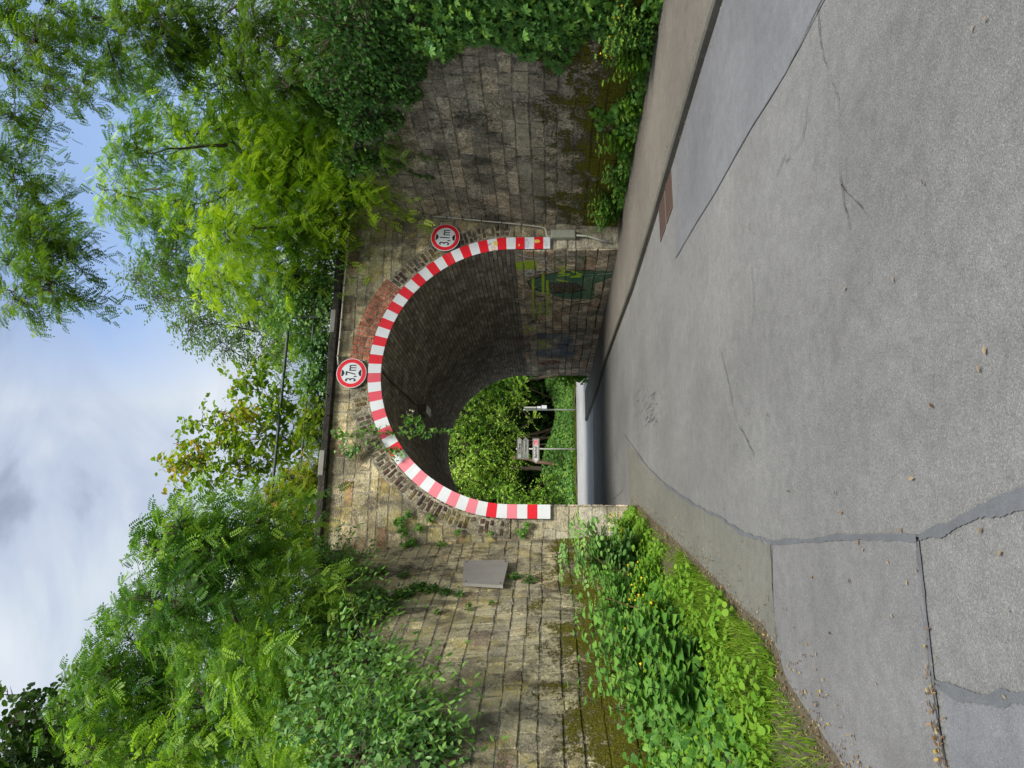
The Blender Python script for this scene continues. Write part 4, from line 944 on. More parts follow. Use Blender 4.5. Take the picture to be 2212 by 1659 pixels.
tree('locust_tree', 'tall locust tree on the left bank behind the wall, standing against the clouds', 'tree', (-2.6, 12.6, 4.4), (-2.7, 12.4, 6.6),
     CLP([(400, 1150, 45, 20), (350, 1200, 45, 22), (430, 1200, 50, 26), (330, 1300, 45, 22), (400, 1290, 55, 32), (480, 1130, 45, 20), (500, 1220, 50, 26), (490, 1320, 55, 32), (270, 1370, 45, 22), (330, 1420, 55, 32), (430, 1400, 60, 36), (230, 1450, 45, 24), (260, 1540, 50, 28), (350, 1530, 60, 36), (440, 1510, 60, 36), (190, 1530, 40, 20), (210, 1620, 45, 22), (300, 1640, 50, 28), (400, 1630, 55, 32), (560, 1130, 45, 20), (570, 1240, 45, 24), (560, 1350, 50, 28), (540, 1450, 55, 32), (520, 1570, 55, 32), (600, 1640, 50, 26), (620, 1500, 45, 26)], 11.6, 1.5, .9, 8),
     TL['pin'], LM['locustl'], .215, 9, .65, 106, .14, 'locust trees along the railway', .5, .55)
tree('dark_tree', 'dark blurred treetop at the upper left corner of the sky', 'tree', (-7.0, 17, 0), (-7.2, 17, 10),
     CLP([(20, 1640, 40, 40), (60, 1600, 40, 36), (30, 1560, 30, 18), (110, 1640, 45, 40), (90, 1530, 25, 12), (10, 1500, 20, 6), (140, 1590, 30, 16), (60, 1500, 18, 6), (220, 1650, 60, 60), (320, 1640, 70, 70), (420, 1600, 70, 60)], 17, 1.0, .5, 9),
     TL['oval'], LM['dark'], .16, 7, .6, 107, .2, None, .2, .5, .5)
tree('pale_tree', 'pale green far treetop above the left locust tree', 'tree', (-9.2, 30, 0), (-9, 30, 16),
     CLP([(190, 1480, 30, 40), (160, 1530, 35, 50), (200, 1440, 25, 26), (140, 1580, 35, 50), (180, 1600, 45, 50), (130, 1640, 45, 50)], 30, 1.0, .5, 10),
     TL['oval'], LM['willow'], .2, 8, .8, 108, .25, None, .2, .4, .5)

def hedge(nm, lab, cat, pts, tmpl, leafm, size, seed, n_leaf=6, twig=.35, droop=.3, basev=.5, up=.5, group=None, flower=None, stems=6, root=None, fl_n=40, fl_s=.02):
    rg = np.random.default_rng(seed); b = MB(); tk = MB(); c0 = np.array(pts[0][0]); base = root if root is not None else (c0[0], c0[1], c0[2] - np.broadcast_to(pts[0][1], (3,))[2])
    th = thing(nm, lab, cat, base, group)
    for (c, r, k) in pts[:stems]: limb(tk, np.array(base) + rg.normal(0, .05, 3) * [1, 1, 0], c, .012, .005, rg, .12, 6, 4)
    sprays(b, tk, rg, pts, tmpl, size, n_leaf, twig, droop, basev, .22, up, .003)
    b.build('foliage', leafm, th); tk.build('stems', M_stem, th)
    if flower:
        P_ = []
        for _ in range(fl_n): c, r, k = pts[rg.integers(0, len(pts))]; P_.append(np.array(c) + rdir(rg, 1)[0] * np.broadcast_to(r, (3,)) * 1.1)
        P_ = np.array(P_); fb = MB(); place(fb, TL['lob'], P_, rdir(rg, fl_n), np.array([-.3, -1, .6]) + rg.normal(0, .3, (fl_n, 3)), fl_s, rg.random(fl_n)); fb.build('flowers', flower, th)
    return th
# hanging and scrambling plants ---------------------------------------------
def patch(nm, lab, cat, surf, N, tmpl, leafm, size, spots, seed, thick=.12, stemn=30, hang=1.0, basev=.5, group=None, flower=None):
    """leaves clothing a surface; spots: (s, t, radius, count)"""
    rg = np.random.default_rng(seed); b = MB(); stb = MB(); P_, Nn = [], []
    for (s, t_, r, k) in spots:
        rr = r * rg.random(k) ** .5; a = rg.random(k) * 6.283; Nv = N(s, t_)
        for i in range(k):
            P_.append(surf(s + rr[i] * math.cos(a[i]), t_ + rr[i] * math.sin(a[i])) + Nv * (.03 + thick * abs(rg.normal(0, .6)) * (1.15 - rr[i] / r))); Nn.append(Nv)
        for j in range(stemn * k // 400 + 1):
            a0 = rg.random() * 6.283; e0 = surf(s + r * .9 * math.cos(a0), t_ + r * .9 * math.sin(a0)) + Nv * .03; limb(stb, surf(s, t_) + Nv * .03, e0, .008, .004, rg, .2, 6, 4)
    P_ = np.array(P_); Nn = np.array(Nn); n_ = len(P_)
    D = rg.normal(0, .6, (n_, 3)) + np.array([0, 0, -hang]) + Nn * .35
    th = thing(nm, lab, cat, P_[0], group)
    place(b, tmpl, P_, D, Nn + np.array([0, 0, .5]) + rg.normal(0, .35, (n_, 3)), size * rg.uniform(.6, 1.3, n_), np.clip(basev + rg.normal(0, .25, n_), 0, 1))
    b.build('leaves', leafm, th); stb.build('stems', M_twig, th)
    if flower:
        k = flower[1]; ii = rg.integers(0, n_, k); fb = MB(); place(fb, TL['lob'], P_[ii] + Nn[ii] * .05, rdir(rg, k), Nn[ii] + rg.normal(0, .3, (k, 3)), flower[2], rg.random(k)); fb.build('flowers', flower[0], th)
    return th
def rS(V, y, o=0): p = atP(V, y, RP(0, 2), RN(0, 0)); return YF - p[1], p[2]
def lS(V, y): p = atP(V, y, LP(0, 2), LN(0, 0)); return (YF - p[1]) / math.cos(d22), p[2]
def RS(l): return [(*rS(V, y), r, k) for V, y, r, k in l]
def LS(l): return [(*lS(V, y), r, k) for V, y, r, k in l]
patch('wall_creeper', 'dense creeper with five-fingered leaves on the right wall at the picture edge', 'climbing plant', RP, RN, TL['star'], LM['creeper'], .095,
      RS([(1060, 20, .55, 420), (1100, 60, .35, 200), (1150, 20, .5, 380), (1230, 10, .4, 260), (1140, 95, .22, 90), (1200, 120, .2, 60), (1300, 20, .4, 260), (1000, 30, .5, 380), (950, 60, .4, 300), (900, 40, .6, 420), (950, 100, .2, 80), (1190, 60, .3, 160), (1240, 80, .15, 40), (1340, 60, .3, 160)]), 201, .24)
patch('shade_ivy', 'dark ivy mass on top of the right wall under the locust trees', 'ivy', RP, RN, TL['ivy'], LM['ivy'], .06,
      RS([(800, 60, .7, 900), (850, 120, .5, 600), (870, 190, .3, 300), (800, 180, .5, 700), (780, 260, .4, 500), (840, 250, .25, 220), (760, 340, .4, 500), (800, 330, .25, 180), (760, 420, .3, 300), (745, 60, .9, 900), (740, 180, .6, 700), (900, 150, .15, 60)]), 202, .38, basev=.38)
b_ = [(820 + i * 9, 300 + i * 12 + (3 * math.sin(i)), .045, 26) for i in range(11)]
patch('ivy_strand', 'thin trailing strand of small ivy across the right wall', 'ivy', RP, RN, TL['ivy'], LM['ivy'], .035, RS([(800 + i * 12, 330 + i * 5 + 4 * math.sin(i), .05, 26) for i in range(12)] + [(860, 350, .15, 60), (830, 360, .2, 90)]), 203, .05, basev=.7)
patch('wall_shoots', 'rooted green shoots with oval leaves low on the right wall between the moss patches', 'plant', RP, RN, TL['round'], LM['herb'], .075,
      RS([(1335, 230, .15, 70), (1345, 280, .18, 90), (1360, 320, .16, 70), (1310, 250, .1, 30), (1285, 240, .1, 20), (1290, 265, .06, 10), (1350, 340, .12, 40)]), 204, .15, basev=.6)
BW = LS([(720, 1230, .4, 300), (760, 1260, .35, 260), (740, 1340, .45, 380), (800, 1340, .3, 240), (720, 1450, .5, 420), (800, 1440, .35, 300), (850, 1470, .25, 150), (700, 1560, .5, 420), (790, 1550, .45, 400), (880, 1540, .3, 200), (930, 1580, .2, 90), (780, 1640, .5, 420), (880, 1630, .4, 300), (960, 1640, .22, 90), (990, 1600, .12, 30), (800, 1250, .15, 50), (690, 1210, .25, 150), (900, 1600, .3, 160), (830, 1580, .3, 220)])
patch('bindweed', 'bindweed and bramble tangle pouring over the top of the left wall', 'climbing plant', LP, LN, TL['heart'], LM['bind'], .062, [(a, c, r * 1.1, int(k * .8)) for a, c, r, k in BW], 205, .42, basev=.5, flower=(LM['wflower'], 60, .02))
hedge('bramble_thicket', 'narrow-leaved bramble shoots standing out from the bindweed on the left wall', 'shrub', [(LP(a, c) + LN(0, 0) * .3, r * .95, int(k * .08)) for a, c, r, k in BW], TL['narrow'], LM['herb'], .085, 215, 7, .4, .45, .7, .4)
patch('wall_ivy', 'ivy trailing down the left wall above and beside the slate slab', 'ivy', LP, LN, TL['ivy'], LM['ivy'], .05,
      LS([(800, 1290, .25, 260), (830, 1310, .22, 220), (870, 1290, .18, 200), (900, 1275, .16, 160), (930, 1280, .12, 120), (960, 1285, .1, 70), (870, 1250, .1, 60), (820, 1240, .12, 80), (990, 1290, .08, 40), (1110, 1250, .1, 50), (1140, 1258, .12, 60), (1010, 1320, .06, 20), (1060, 1310, .05, 14), (940, 1330, .06, 14)]), 206, .10, basev=.6)
def FP(s, t): return np.array([s, YF - .05, t])
def FN(s, t): return np.array([0, -1., 0])
def fS(V, y): p = atY(V, y, YF - .05); return p[0], p[2]
patch('facade_shoots', 'young bramble shoots climbing the left corner of the bridge face', 'climbing plant', FP, FN, TL['three'], LM['herb'], .06,
      [(*fS(V, y), r, k) for V, y, r, k in ((862, 1130, .1, 26), (880, 1110, .07, 14), (870, 1150, .08, 18), (905, 1140, .08, 16), (930, 1120, .07, 12), (880, 1180, .14, 40), (900, 1200, .15, 50), (950, 1185, .12, 30), (975, 1200, .1, 20), (990, 1150, .05, 8), (1125, 1150, .1, 16), (1140, 1135, .08, 10), (1060, 1155, .05, 6))], 207, .1, basev=.6)
# bramble hanging in front of the arch
def strand(nm, lab, pts, Y, tmpl, leafm, size, dens, seed, wob=.04, flower=None, thick=.05):
    rg = np.random.default_rng(seed); Q = np.array([atY(V, y, Y) for V, y in pts]); th = thing(nm, lab, 'climbing plant', Q[0]); sb = MB(); lb = MB()
    t0 = np.arange(len(Q)); tt = np.linspace(0, len(Q) - 1, len(Q) * 6); S_ = np.stack([np.interp(tt, t0, Q[:, i]) for i in range(3)], 1) + rg.normal(0, .006, (len(tt), 3)); sb.tube(S_, .006, 5); sb.build('stem', M_stem, th)
    n_ = int(len(Q) * dens); ii = rg.integers(0, len(S_), n_); P_ = S_[ii] + rg.normal(0, thick, (n_, 3)) * [1, .6, 1]; D = rdir(rg, n_) + np.array([0, -.2, -.5])
    place(lb, tmpl, P_, D, np.array([0, -1., .4]) + rg.normal(0, .5, (n_, 3)), size * rg.uniform(.6, 1.3, n_), rg.random(n_)); lb.build('leaves', leafm, th)
    if flower:
        fb = MB(); c = atY(*flower, Y - .05); P_ = c + rg.normal(0, .05, (16, 3)); place(fb, TL['lob'], P_, rdir(rg, 16), rdir(rg, 16), .025, rg.random(16)); fb.build('flowers', LM['wflower'], th)
strand('hanging_bramble', 'bramble stem with white blossom hanging from the cornice across the arch', [(715, 935), (740, 945), (770, 938), (800, 930), (830, 935), (860, 935), (890, 934), (920, 933), (950, 933), (985, 932)], YF - .3, TL['three'], LM['herb'], .06, 15, 301, flower=(885, 893))
strand('hanging_bramble', 'short leafy bramble spray with small white flowers on the brick ring', [(740, 960), (745, 975), (760, 985), (770, 965), (800, 955), (830, 965), (850, 975), (862, 985)], YF - .2, TL['three'], LM['bind'], .06, 12, 302, flower=(750, 965))
strand('bramble_spray', 'leafy bramble spray in front of the tunnel lamp', [(870, 925), (880, 910), (893, 905), (905, 912), (915, 925)], YF - .32, TL['three'], LM['herb'], .06, 12, 303)

# growth along the top of the bridge
hedge('cornice_shrub', 'dark leafy growth along the cornice on the right half of the bridge', 'shrub', CLP([(700, 480, 30, 46), (705, 560, 25, 40), (690, 620, 25, 40), (690, 690, 22, 34), (680, 760, 22, 34), (690, 830, 25, 50), (670, 820, 22, 30), (640, 700, 25, 26), (640, 600, 30, 36), (650, 520, 30, 36), (620, 640, 30, 30), (600, 700, 25, 26), (655, 650, 22, 30), (700, 650, 16, 30), (700, 740, 16, 30), (695, 790, 16, 30)], 13.75, 2.2, .05, 21), TL['oval'], LM['bind'], .07, 401, 6, .3)
hedge('cornice_shrub', 'bright green leafy growth along the cornice on the left half of the bridge', 'shrub', CLP([(680, 880, 20, 34), (680, 950, 20, 34), (670, 1020, 22, 40), (670, 1080, 25, 50), (650, 1140, 30, 60), (620, 1100, 30, 50), (610, 1180, 35, 60), (660, 1200, 30, 60), (640, 1040, 25, 36), (570, 1100, 30, 36), (690, 1170, 15, 26), (690, 900, 12, 22), (685, 1060, 14, 24), (660, 930, 18, 26), (600, 1060, 22, 26)], 13.8, 2.0, .05, 22), TL['pin5'], LM['elder'], .12, 402, 6, .3)
hedge('overhang_shrub', 'sunlit tangle of locust suckers above the left wall', 'shrub', CLP([(640, 1270, 40, 40), (600, 1330, 45, 46), (650, 1400, 45, 50), (600, 1430, 45, 46), (660, 1500, 45, 50), (640, 1600, 50, 60), (720, 1600, 40, 40), (560, 1500, 45, 40), (720, 1500, 35, 30), (700, 1300, 30, 26), (780, 1600, 30, 20), (830, 1640, 25, 14), (560, 1600, 50, 46)], 10.2, 1.0, .3, 23), TL['pin'], LM['locustl'], .19, 403, 5, .4, .35, .75)

# left verge: tall herbs, nettles, low leaves, grass
def ground_pts(rg, n_, xr, yr, zf):
    x = rg.uniform(*xr, n_); y = rg.uniform(*yr, n_); return np.stack([x, y, [zf(a, c) for a, c in zip(x, y)]], 1)
def vz(x, y): return verge_z(x, y)
def wallx(y): return .60 - math.tan(d22) * (YF - y)
def herb(nm, lab, cat, base, h, n_stem, tmpl, leafm, size, seed, lean=.25, pairs=8, group=None, flower=None, basev=.5, top=None):
    rg = np.random.default_rng(seed); th = thing(nm, lab, cat, base, group); sb = MB(); lb = MB(); fb = MB(); fl = 0
    for i in range(n_stem):
        a = rg.random() * 6.283; d = np.array([math.cos(a), math.sin(a), 0]) * lean * rg.random() + np.array([.18, -.05, 1]); hh = h * rg.uniform(.6, 1.1)
        t_ = np.linspace(0, 1, 6); P_ = np.array(base) + np.array([math.cos(a), math.sin(a), 0]) * .06 * rg.random() + d * (t_ * hh)[:, None]; P_[:, :2] += (d[:2] * .3 * hh) * (t_ ** 2)[:, None]
        sb.tube(P_, np.linspace(.006, .003, 6), 4, cap=False)
        k = pairs * 2; tt = np.repeat(np.linspace(.2, 1, pairs), 2); S_ = np.stack([np.interp(tt, t_, P_[:, j]) for j in range(3)], 1)
        an = np.repeat(np.arange(pairs) * 1.57 + rg.random(), 2) + np.tile([0, math.pi], pairs)
        D = np.stack([np.cos(an), np.sin(an), np.full(k, -.15)], 1) + rg.normal(0, .15, (k, 3)); sz = size * (1.15 - .55 * tt) * rg.uniform(.8, 1.2, k)
        place(lb, tmpl, S_, D, np.array([0, -.2, 1.]) + rg.normal(0, .2, (k, 3)), sz, np.clip(basev + rg.normal(0, .2, k) + .15 * tt, 0, 1))
        if flower and rg.random() < .35:
            q = 3; place(fb, TL['lob'], P_[-1] + rg.normal(0, .03, (q, 3)), rdir(rg, q), np.array([0, -.4, 1.]) + rg.normal(0, .3, (q, 3)), .022, rg.random(q)); fl = 1
    sb.build('stems', M_stem, th); lb.build('leaves', leafm, th)
    if fl: fb.build('flowers', flower, th)
    return th
def gp(V, y, z=.2): p = atZ(V, y, z); return (p[0], p[1], verge_z(p[0], p[1]) - .02)
herb('elder_bush', 'blue-green elder seedling bush with large leaves against the mossy left wall', 'shrub', (.08, 10.2, .28), 1.0, 26, TL['elder'], LM['bind'], .26, 501, .55, 5, basev=.6)
herb('elder_bush', 'smaller elder seedling further along the mossy left wall', 'shrub', (-.35, 9.3, .28), .85, 16, TL['elder'], LM['herb'], .20, 502, .6, 5, basev=.5)
spots = [(-.75, 8.6, .9, 'tall nettle clump by the wall between the elder and the bindweed'), (-1.05, 7.9, .95, 'tall nettle clump against the left wall'), (-1.15, 7.2, .8, 'nettle clump under the bindweed near the picture edge'), (-.75, 6.6, .55, 'broad-leaved nettle at the lower left among low leaves'), (-1.0, 6.3, .6, 'broad-leaved nettle at the lowest left of the verge'), (-.6, 7.5, .6, 'nettle clump in the middle of the verge')]
for i, (x, y, h, lab) in enumerate(spots): herb('nettle', lab, 'nettle', (x, y, vz(x, y)), h, 11, TL['heart'], LM['herb'], .12, 510 + i, .5, 8, 'nettles on the left verge', basev=.35 + .1 * (i % 3))
for i, (x, y, h, lab) in enumerate([(.55, 11.6, .45, 'celandine with small yellow flowers at the left foot of the arch'), (.25, 10.4, .4, 'celandine with yellow flowers beside the elder bush'), (-.45, 8.1, .45, 'celandine with yellow flowers in the middle of the verge'), (-.8, 7.0, .45, 'celandine among the nettles on the verge'), (-.15, 9.0, .35, 'low celandine near the road edge of the verge')]):
    herb('celandine', lab, 'plant', (x, y, vz(x, y)), h, 16, TL['lob'], LM['lime'], .075, 530 + i, .7, 6, 'celandine plants', LM['flower'], .5)
for i, (x, y, lab) in enumerate(((-.55, 8.2, 'bare reddish dry stalk leaning over the nettles'), (-.1, 9.5, 'dry brown stalk beside the elder bush'))):
    sb = MB(); z_ = vz(x, y); rg = np.random.default_rng(540 + i); th = thing('dry_stalk', lab, 'stalk', (x, y, z_)); limb(sb, (x, y, z_), (x + .25, y - .25, z_ + .75), .009, .004, rg, .1, 7, 5); sb.build('stalk', plain('dry_stalk_skin', (.20, .10, .06), .8, .3), th)
rg = np.random.default_rng(55)
# low round leaves over the whole verge (ground cover) and grass
b = MB(); n_ = 14000; yy_ = rg.uniform(2.6, 12.9, n_); u_ = rg.beta(1.3, 1.15, n_); P_ = []
for y_, u in zip(yy_, u_):
    xe, xw = ledx(y_), wallx(y_) + .03
    if u < .10 + .08 * math.sin(y_ * 4) and not (5 < y_ < 6.5): continue
    x_ = xe + (xw - xe) * u
    if math.sin(x_ * 6 + 1) * math.sin(y_ * 3.1) > .42: continue
    P_.append((x_, y_, verge_z(x_, y_) + .03 + .12 * rg.random() ** 1.5))
P_ = np.array(P_); n_ = len(P_)
place(b, TL['round'], P_, rdir(rg, n_) * [1, 1, .3], np.array([.1, -.3, 1.]) + rg.normal(0, .3, (n_, 3)), rg.uniform(.02, .058, n_) , np.clip(rg.normal(.6, .25, n_), 0, 1))
structure(tag(b.build('ground_cover', LM['lime']), 'low round-leaved weeds covering the left verge', 'ground cover'), 'stuff')
b = MB(); n_ = 4200; yy_ = rg.uniform(3.4, 12.9, n_); P_ = []
for y_ in yy_:
    xe, xw = ledx(y_), wallx(y_) + .03; u = rg.uniform(.3, 1.0); x_ = xe + (xw - xe) * u; P_.append((x_, y_, verge_z(x_, y_) + .05 + .35 * rg.random() ** 1.6 * u))
P_ = np.array(P_); place(b, TL['lob'], P_, rdir(rg, n_) + [.1, -.2, .1], np.array([.3, -.5, 1.]) + rg.normal(0, .45, (n_, 3)), rg.uniform(.03, .085, n_), np.clip(rg.normal(.45, .3, n_), 0, 1))
structure(tag(b.build('undergrowth', LM['herb']), 'mixed leafy undergrowth at the foot of the left wall', 'undergrowth'), 'stuff')
blade = (np.array([(0, .022, 0), (0, -.022, 0), (.6, -.014, -.06), (1, 0, -.22), (.6, .014, -.06)]), np.array([[0, 1, 2, 3, 4]]))
def grass(nm, lab, pts, h, seed):
    rg = np.random.default_rng(seed); b = MB(); n_ = len(pts); place(b, blade, pts, np.array([0, 0, 1.]) + rg.normal(0, .42, (n_, 3)), rdir(rg, n_), h * rg.uniform(.5, 1.3, n_), rg.random(n_))
    structure(tag(b.build(nm, LM['grass']), lab, 'grass'), 'stuff')
def band_pts(n_, y0, y1, u0, u1, rg):
    P_ = []
    for _ in range(n_):
        y_ = rg.uniform(y0, y1); xe, xw = ledx(y_), wallx(y_); u = rg.uniform(u0, u1); x_ = xe + (xw - xe) * u; P_.append((x_, y_, verge_z(x_, y_) - .01))
    return np.array(P_)
grass('grass', 'bright short grass along the road edge of the left verge', np.concatenate([band_pts(9500, 5.0, 8.2, .03, .42, rg), band_pts(4200, 2.6, 5.2, .03, .6, rg), band_pts(2500, 7.9, 12.8, .05, .8, rg)]), .10, 61)
# right-hand foot of the wall
def pv(V, y): p = atP(V, y, RP(0, 2), RN(0, 0)); return YF - p[1]
herb('celandine_bush', 'round celandine bush with yellow flowers at the right foot of the arch', 'plant', (6.62, 12.5, KH), .62, 60, TL['lob'], LM['herb'], .085, 601, .9, 8, None, LM['flower'], .6)
herb('wall_foot_weed', 'leafy weed at the wall foot next to the celandine bush', 'plant', (6.72, 11.3, KH), .45, 22, TL['lob'], LM['creeper'], .08, 602, .6, 6, 'weeds at the foot of the right wall', None, .6)
herb('wall_foot_weed', 'broad pale-leaved weed at the foot of the right wall below the moss', 'plant', (6.78, 10.4, KH), .62, 22, TL['round'], LM['lime'], .10, 603, .5, 6, 'weeds at the foot of the right wall', None, .3)
herb('wall_foot_weed', 'spiky low weed between the creeper and the pale-leaved weed', 'plant', (6.80, 9.5, KH), .35, 22, TL['narrow'], LM['lime'], .14, 604, .8, 5, 'weeds at the foot of the right wall', None, .4)
herb('wall_foot_weed', 'tall flowering weed under the creeper at the right picture edge', 'plant', (6.80, 8.5, KH), .65, 36, TL['lob'], LM['lime'], .08, 605, .6, 8, 'weeds at the foot of the right wall', LM['flower'], .35)
herb('wall_foot_weed', 'leafy weed with yellow flowers in front of the creeper', 'plant', (6.75, 7.9, KH), .75, 36, TL['star'], LM['creeper'], .09, 606, .6, 7, 'weeds at the foot of the right wall', LM['flower'], .6)
b = MB(); P_ = []
for _ in range(1500): s = rg.uniform(.6, 6.4); P_.append(RP(s, 0) * [1, 1, 0] + np.array([-.02 - .28 * rg.random() ** 2, 0, KH + .02 + .2 * rg.random() ** 2]))
P_ = np.array(P_); n_ = len(P_); place(b, TL['lob'], P_, rdir(rg, n_), np.array([-.5, -.3, 1.]) + rg.normal(0, .4, (n_, 3)), rg.uniform(.03, .07, n_), rg.random(n_))
structure(tag(b.build('weeds', LM['herb']), 'low weeds along the foot of the right wall', 'weeds'), 'stuff')
grass('grass_fringe', 'thin grass at the foot of the right wall', np.array([RP(rg.uniform(.6, 6.4), 0) * [1, 1, 0] + np.array([-.25 * rg.random(), 0, KH]) for _ in range(900)]), .12, 62)

# beyond the tunnel ---------------------------------------------------------
def far(l, Y, seed, kk=1.0): return CLP(l, Y, kk, .5, seed)
tree('ivy_clad_tree', 'broad sunlit tree crown filling the far tunnel mouth above the signposts', 'tree', (5.1, 38.5, .4), (5.2, 38.3, 3.4),
     far([(1000, 850, 30, 60), (1000, 900, 32, 66), (1000, 960, 35, 76), (1000, 1020, 35, 76), (1030, 1080, 35, 76), (1040, 860, 28, 60), (1050, 920, 30, 66), (1050, 980, 30, 70), (1050, 1040, 30, 70), (1080, 900, 22, 40), (1085, 960, 22, 44), (1095, 1010, 22, 44), (1085, 1060, 25, 44), (960, 930, 30, 50), (950, 1000, 30, 50), (960, 1060, 30, 50), (1100, 1040, 18, 26), (1115, 925, 14, 16), (1125, 985, 12, 12), (1120, 870, 14, 14), (1150, 905, 10, 8)], 37.6, 31, 1.7), TL['oval'], LM['hedge'], .095, 8, .45, 701, .16, None, .25, .62, .5)
tree('hedge_tree', 'leafy hedge tree beyond the tunnel next to its right wall', 'tree', (10.3, 37.5, .3), (9.9, 37.3, 3),
     far([(1040, 815, 25, 50), (1070, 840, 25, 50), (1090, 815, 22, 46), (1110, 850, 18, 26), (1120, 815, 20, 40), (1010, 830, 25, 40), (1060, 790, 30, 40)], 36.9, 32, 1.5), TL['three'], LM['hedge'], .10, 7, .45, 702, .12, None, .3, .5, .5)
tree('hedge_tree', 'darker bushy tree at the left side of the far tunnel mouth', 'tree', (1.2, 37.5, .3), (1.3, 37.3, 2),
     far([(1100, 1070, 22, 50), (1120, 1090, 22, 50), (1150, 1075, 20, 40), (1180, 1085, 22, 50), (1150, 1110, 25, 50), (1210, 1070, 20, 40), (1090, 1110, 25, 40), (1180, 1040, 14, 20), (1200, 1010, 12, 16)], 36.6, 33, 1.5), TL['oval'], LM['hedge'], .09, 8, .4, 703, .08, None, .3, .35, .5)
rgf = np.random.default_rng(77); b = MB(); n_ = 14000
xs_ = rgf.uniform(-3, 13, n_); ye_ = np.interp(xs_, [-40, -20, 3, 20, 45], [33, 34, 35.9, 38, 38.2]); dy_ = rgf.uniform(.1, 1.9, n_)
hc = .15 + 1.25 * np.clip(dy_ / 1.4, 0, 1) * (.72 + .28 * np.sin(xs_ * 1.1 + 2)); P_ = np.stack([xs_, ye_ + dy_, .08 + dy_ * .2 + hc * rgf.random(n_) ** .45], 1)
place(b, TL['heart'], P_, rdir(rgf, n_) + [0, -.5, -.6], np.array([0, -1., .7]) + rgf.normal(0, .4, (n_, 3)), rgf.uniform(.06, .13, n_), np.clip(rgf.normal(.6, .25, n_), 0, 1))
structure(tag(b.build('ivy_ground_cover', LM['creeper']), 'green leafy ground cover on the bank beyond the cross road', 'ground cover'), 'stuff')
grass('far_grass', 'grassy edge beyond the cross road', np.stack([x_ := rgf.uniform(-4, 14, 5000), np.interp(x_, [-40, -20, 3, 20, 45], [33, 34, 35.9, 38, 38.2]) + rgf.uniform(-.05, .4, 5000), np.full(5000, .05)], 1), .2, 63)
# dark thicket behind
for i, (x0, x1, lab) in enumerate(((-9, 1.5, 'dark thicket beyond the tunnel on the left'), (1.5, 8, 'dark thicket behind the two signposts'), (8, 19, 'dark thicket beyond the tunnel on the right'))):
    rgf = np.random.default_rng(800 + i); b = MB(); n_ = 16000; P_ = np.stack([rgf.uniform(x0, x1, n_), rgf.uniform(39.5, 42, n_), rgf.uniform(.3, 8.5, n_)], 1)
    th = thing('thicket', lab, 'bushes', ((x0 + x1) / 2, 40, .5)); place(b, TL['oval'], P_, rdir(rgf, n_), rdir(rgf, n_), rgf.uniform(.25, .5, n_), rgf.random(n_)); b.build('foliage', LM['dark'], th)
    tb = MB()
    for _ in range(16): x_ = rgf.uniform(x0, x1); limb(tb, (x_, 38.4 + rgf.random(), .3), (x_ + rgf.normal(0, 1), 38.6 + rgf.random(), 4), .05, .02, rgf, .15, 7, 5)
    tb.build('stems', M_twig, th)
p_ = atY(1200, 1000, 37.2); th = thing('leaning_tree', 'brown bare tree trunk standing behind the left signpost', 'tree', (p_[0], 37.2, .4)); tb = MB(); limb(tb, (p_[0] - .3, 37.2, .3), (p_[0] + .35, 37.6, 3.4), .11, .08, rgf, .05, 8, 10); tb.build('trunk', plain('brown_bark', (.16, .10, .065), .9, .5, 6, bmp=1), th, smooth=True)
hedge('verge_bush', 'small green bush at the far right corner of the tunnel mouth', 'bush', CLP([(1240, 812, 14, 40), (1255, 806, 12, 30), (1225, 815, 14, 30), (1205, 805, 14, 20)], 24.2, 1.0, .1, 41), TL['three'], LM['lime'], .08, 710, 6, .25, root=(6.55, 24.2, -.05))
hedge('far_mouth_bush', 'tall bright bush beside the far mouth of the tunnel', 'bush', [((7.9, 25.6, z), (.75, .8, .6), 120) for z in (.6, 1.5, 2.5, 3.5)], TL['three'], LM['hedge'], .12, 711, 6, .3, root=(7.9, 25.8, -.05))
# broad mass of trees closing the view to either side beyond the bridge
for i, (x, y, r, h, lab) in enumerate(((-14, 33, 5, 5, 'round broad tree far to the left beyond the bridge'), (20, 36, 5, 5, 'round broad tree far to the right beyond the bridge'))):
    rgf = np.random.default_rng(900 + i); cl_ = [(np.array([x, y, h]) + rdir(rgf, 1)[0] * r * .6, r * .45, 60) for _ in range(10)]
    tree('round_tree', lab, 'tree', (x, y, 0), (x, y, h * .6), cl_, TL['oval'], LM['elder'], .28, 6, .9, 910 + i, .25)

for nm, lab, xr, sgn in (('bank_undergrowth', 'rough green undergrowth on the right bank above the wall', (7.6, 16), 1), ('bank_undergrowth', 'rough green undergrowth on the left bank above the wall', (-14, .3), -1)):
    rgf = np.random.default_rng(31 + sgn); P_ = []
    while len(P_) < 9000:
        x_, y_ = rgf.uniform(*xr), rgf.uniform(1.5, 23)
        if sgn < 0 and y_ < YF and x_ > wallx(y_) - .75: continue
        if sgn > 0 and y_ < YF and x_ < 6.8 + .042 * (YF - y_) + .75: continue
        if abs(x_ - 3.7) > 3.2 and not (y_ > YF + 1 and abs(x_ - 3.7) < 4): P_.append((x_, y_, max(emb_h(x_ - .3 * sgn * 0 , y_), 0) + .05 + .35 * rgf.random() ** 2))
    P_ = np.array(P_); n_ = len(P_); b = MB(); place(b, TL['three'], P_, rdir(rgf, n_), np.array([0, -.3, 1.]) + rgf.normal(0, .4, (n_, 3)), rgf.uniform(.10, .24, n_), rgf.random(n_))
    structure(tag(b.build(nm, LM['ivy']), lab, 'undergrowth'), 'stuff')
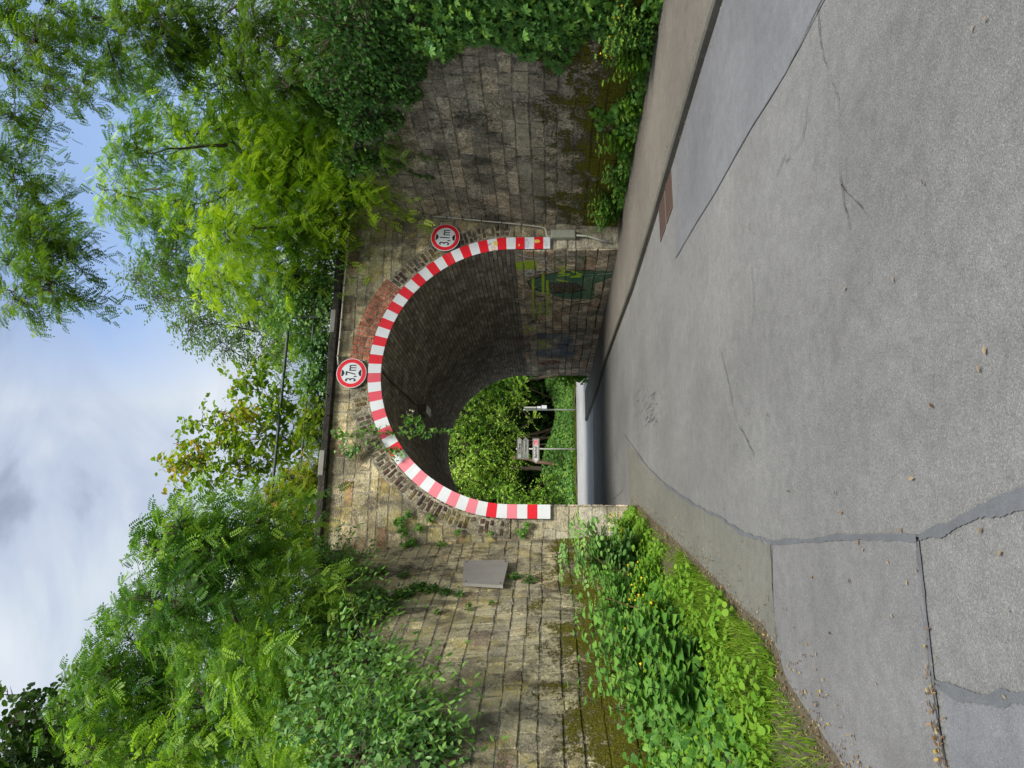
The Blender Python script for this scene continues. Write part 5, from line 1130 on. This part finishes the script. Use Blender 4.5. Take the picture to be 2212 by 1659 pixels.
for i, (x, y, z, lab) in enumerate(((-3.3, 6.6, 1.9, 'bush on the left bank just outside the picture'), (-4.6, 4.6, 1.6, 'second bush further along the left bank'), (-5.2, 9.5, 3.6, 'tall bush behind the left locust tree'))):
    hedge('bank_bush', lab, 'bush', [((x, y, z + .5 + .7 * j), (.9, .9, .6), 60) for j in range(3)], TL['oval'], LM['bind'], .09, 720 + i, 7, .4, root=(x, y, z - .3))
# fallen leaves -------------------------------------------------------------
rg = np.random.default_rng(91)
lt = []
for _ in range(3200): y_ = 2.6 + 10.2 * rg.random() ** 1.4; lt.append((ledx(y_) + (rg.normal(-.07, .09) if rg.random() < .8 else rg.normal(.05, .16)) + (.1 * rg.normal() if y_ < 4.8 else 0), y_, .02))
for _ in range(500): q = kat(Pk, rg.uniform(8, cum[-1])); lt.append((q[0] - abs(rg.normal(0, .05)), q[1], .014))
for _ in range(700): s = rg.uniform(.3, 6.5); p = RP(s, 0); lt.append((p[0] - .05 - abs(rg.normal(0, .35)), p[1], KH + .008))
for _ in range(300): q = kat(ki, rg.uniform(8, 20)); lt.append((q[0] + rg.normal(0, .05), q[1], KH + .012))
for _ in range(90): lt.append((rg.normal(-.6, .16), 3.03 + rg.normal(0, .025), .02))
lt = np.array(lt); n_ = len(lt)
for i in range(n_):
    if lt[i, 0] < ledx(lt[i, 1]) and lt[i, 0] < 2: lt[i, 2] = verge_z(lt[i, 0], lt[i, 1]) + .012
b = MB(); place(b, oval(.28, .3), lt, rdir(rg, n_) * [1, 1, .15], np.array([0, 0, 1.]) + rg.normal(0, .25, (n_, 3)), rg.uniform(.008, .028, n_), rg.random(n_) ** 1.2)
structure(tag(b.build('leaf_litter', M_litter), 'dry leaf litter gathered along the road edges and gutter', 'leaf litter'), 'stuff')
b = MB(); v, f = oval(.28, .35, .1); b.add(v * .026, f, .7)
LEAF = [q for k_, q in enumerate([(1413, 1102), (1560, 1096), (1600, 1165), (1690, 1118), (1815, 1105), (1850, 1178), (1940, 1138), (2115, 1138), (2050, 1160), (1752, 1245), (1910, 1212), (1972, 1232), (1955, 1265), (2000, 1290), (1925, 1335), (1858, 1190), (2118, 45), (2092, 68), (2060, 275), (1925, 610), (1818, 625), (2122, 766), (2110, 805), (2045, 942), (1970, 1032), (2150, 1200), (1760, 1420), (1790, 1370), (2110, 820), (1800, 1060), (1700, 1060), (1655, 900), (2010, 880), (1880, 700), (1990, 400), (1830, 1260), (2170, 1320), (1890, 1480), (1950, 1560), (2160, 1500)]) if k_ % 5 != 3]
for i, (V, y) in enumerate(LEAF):
    p = atZ(V, y, .02)
    if i == 0: o = b.build('fallen_leaf', M_litter); src = o
    elif i % 7 == 1:
        b2 = MB(); b2.add(v * rg.uniform(.016, .032), f, rg.random()); o = b2.build('fallen_leaf', M_litter); src = o
    else: o = src.copy(); COL.objects.link(o)
    o.location = (p[0], p[1], .0125); o.rotation_euler = (rg.normal(0, .15), rg.normal(0, .15), rg.random() * 6.28)
    tag(o, 'single dry leaf lying on the grey asphalt away from the edges', 'fallen leaf', 'single leaves lying on the road')
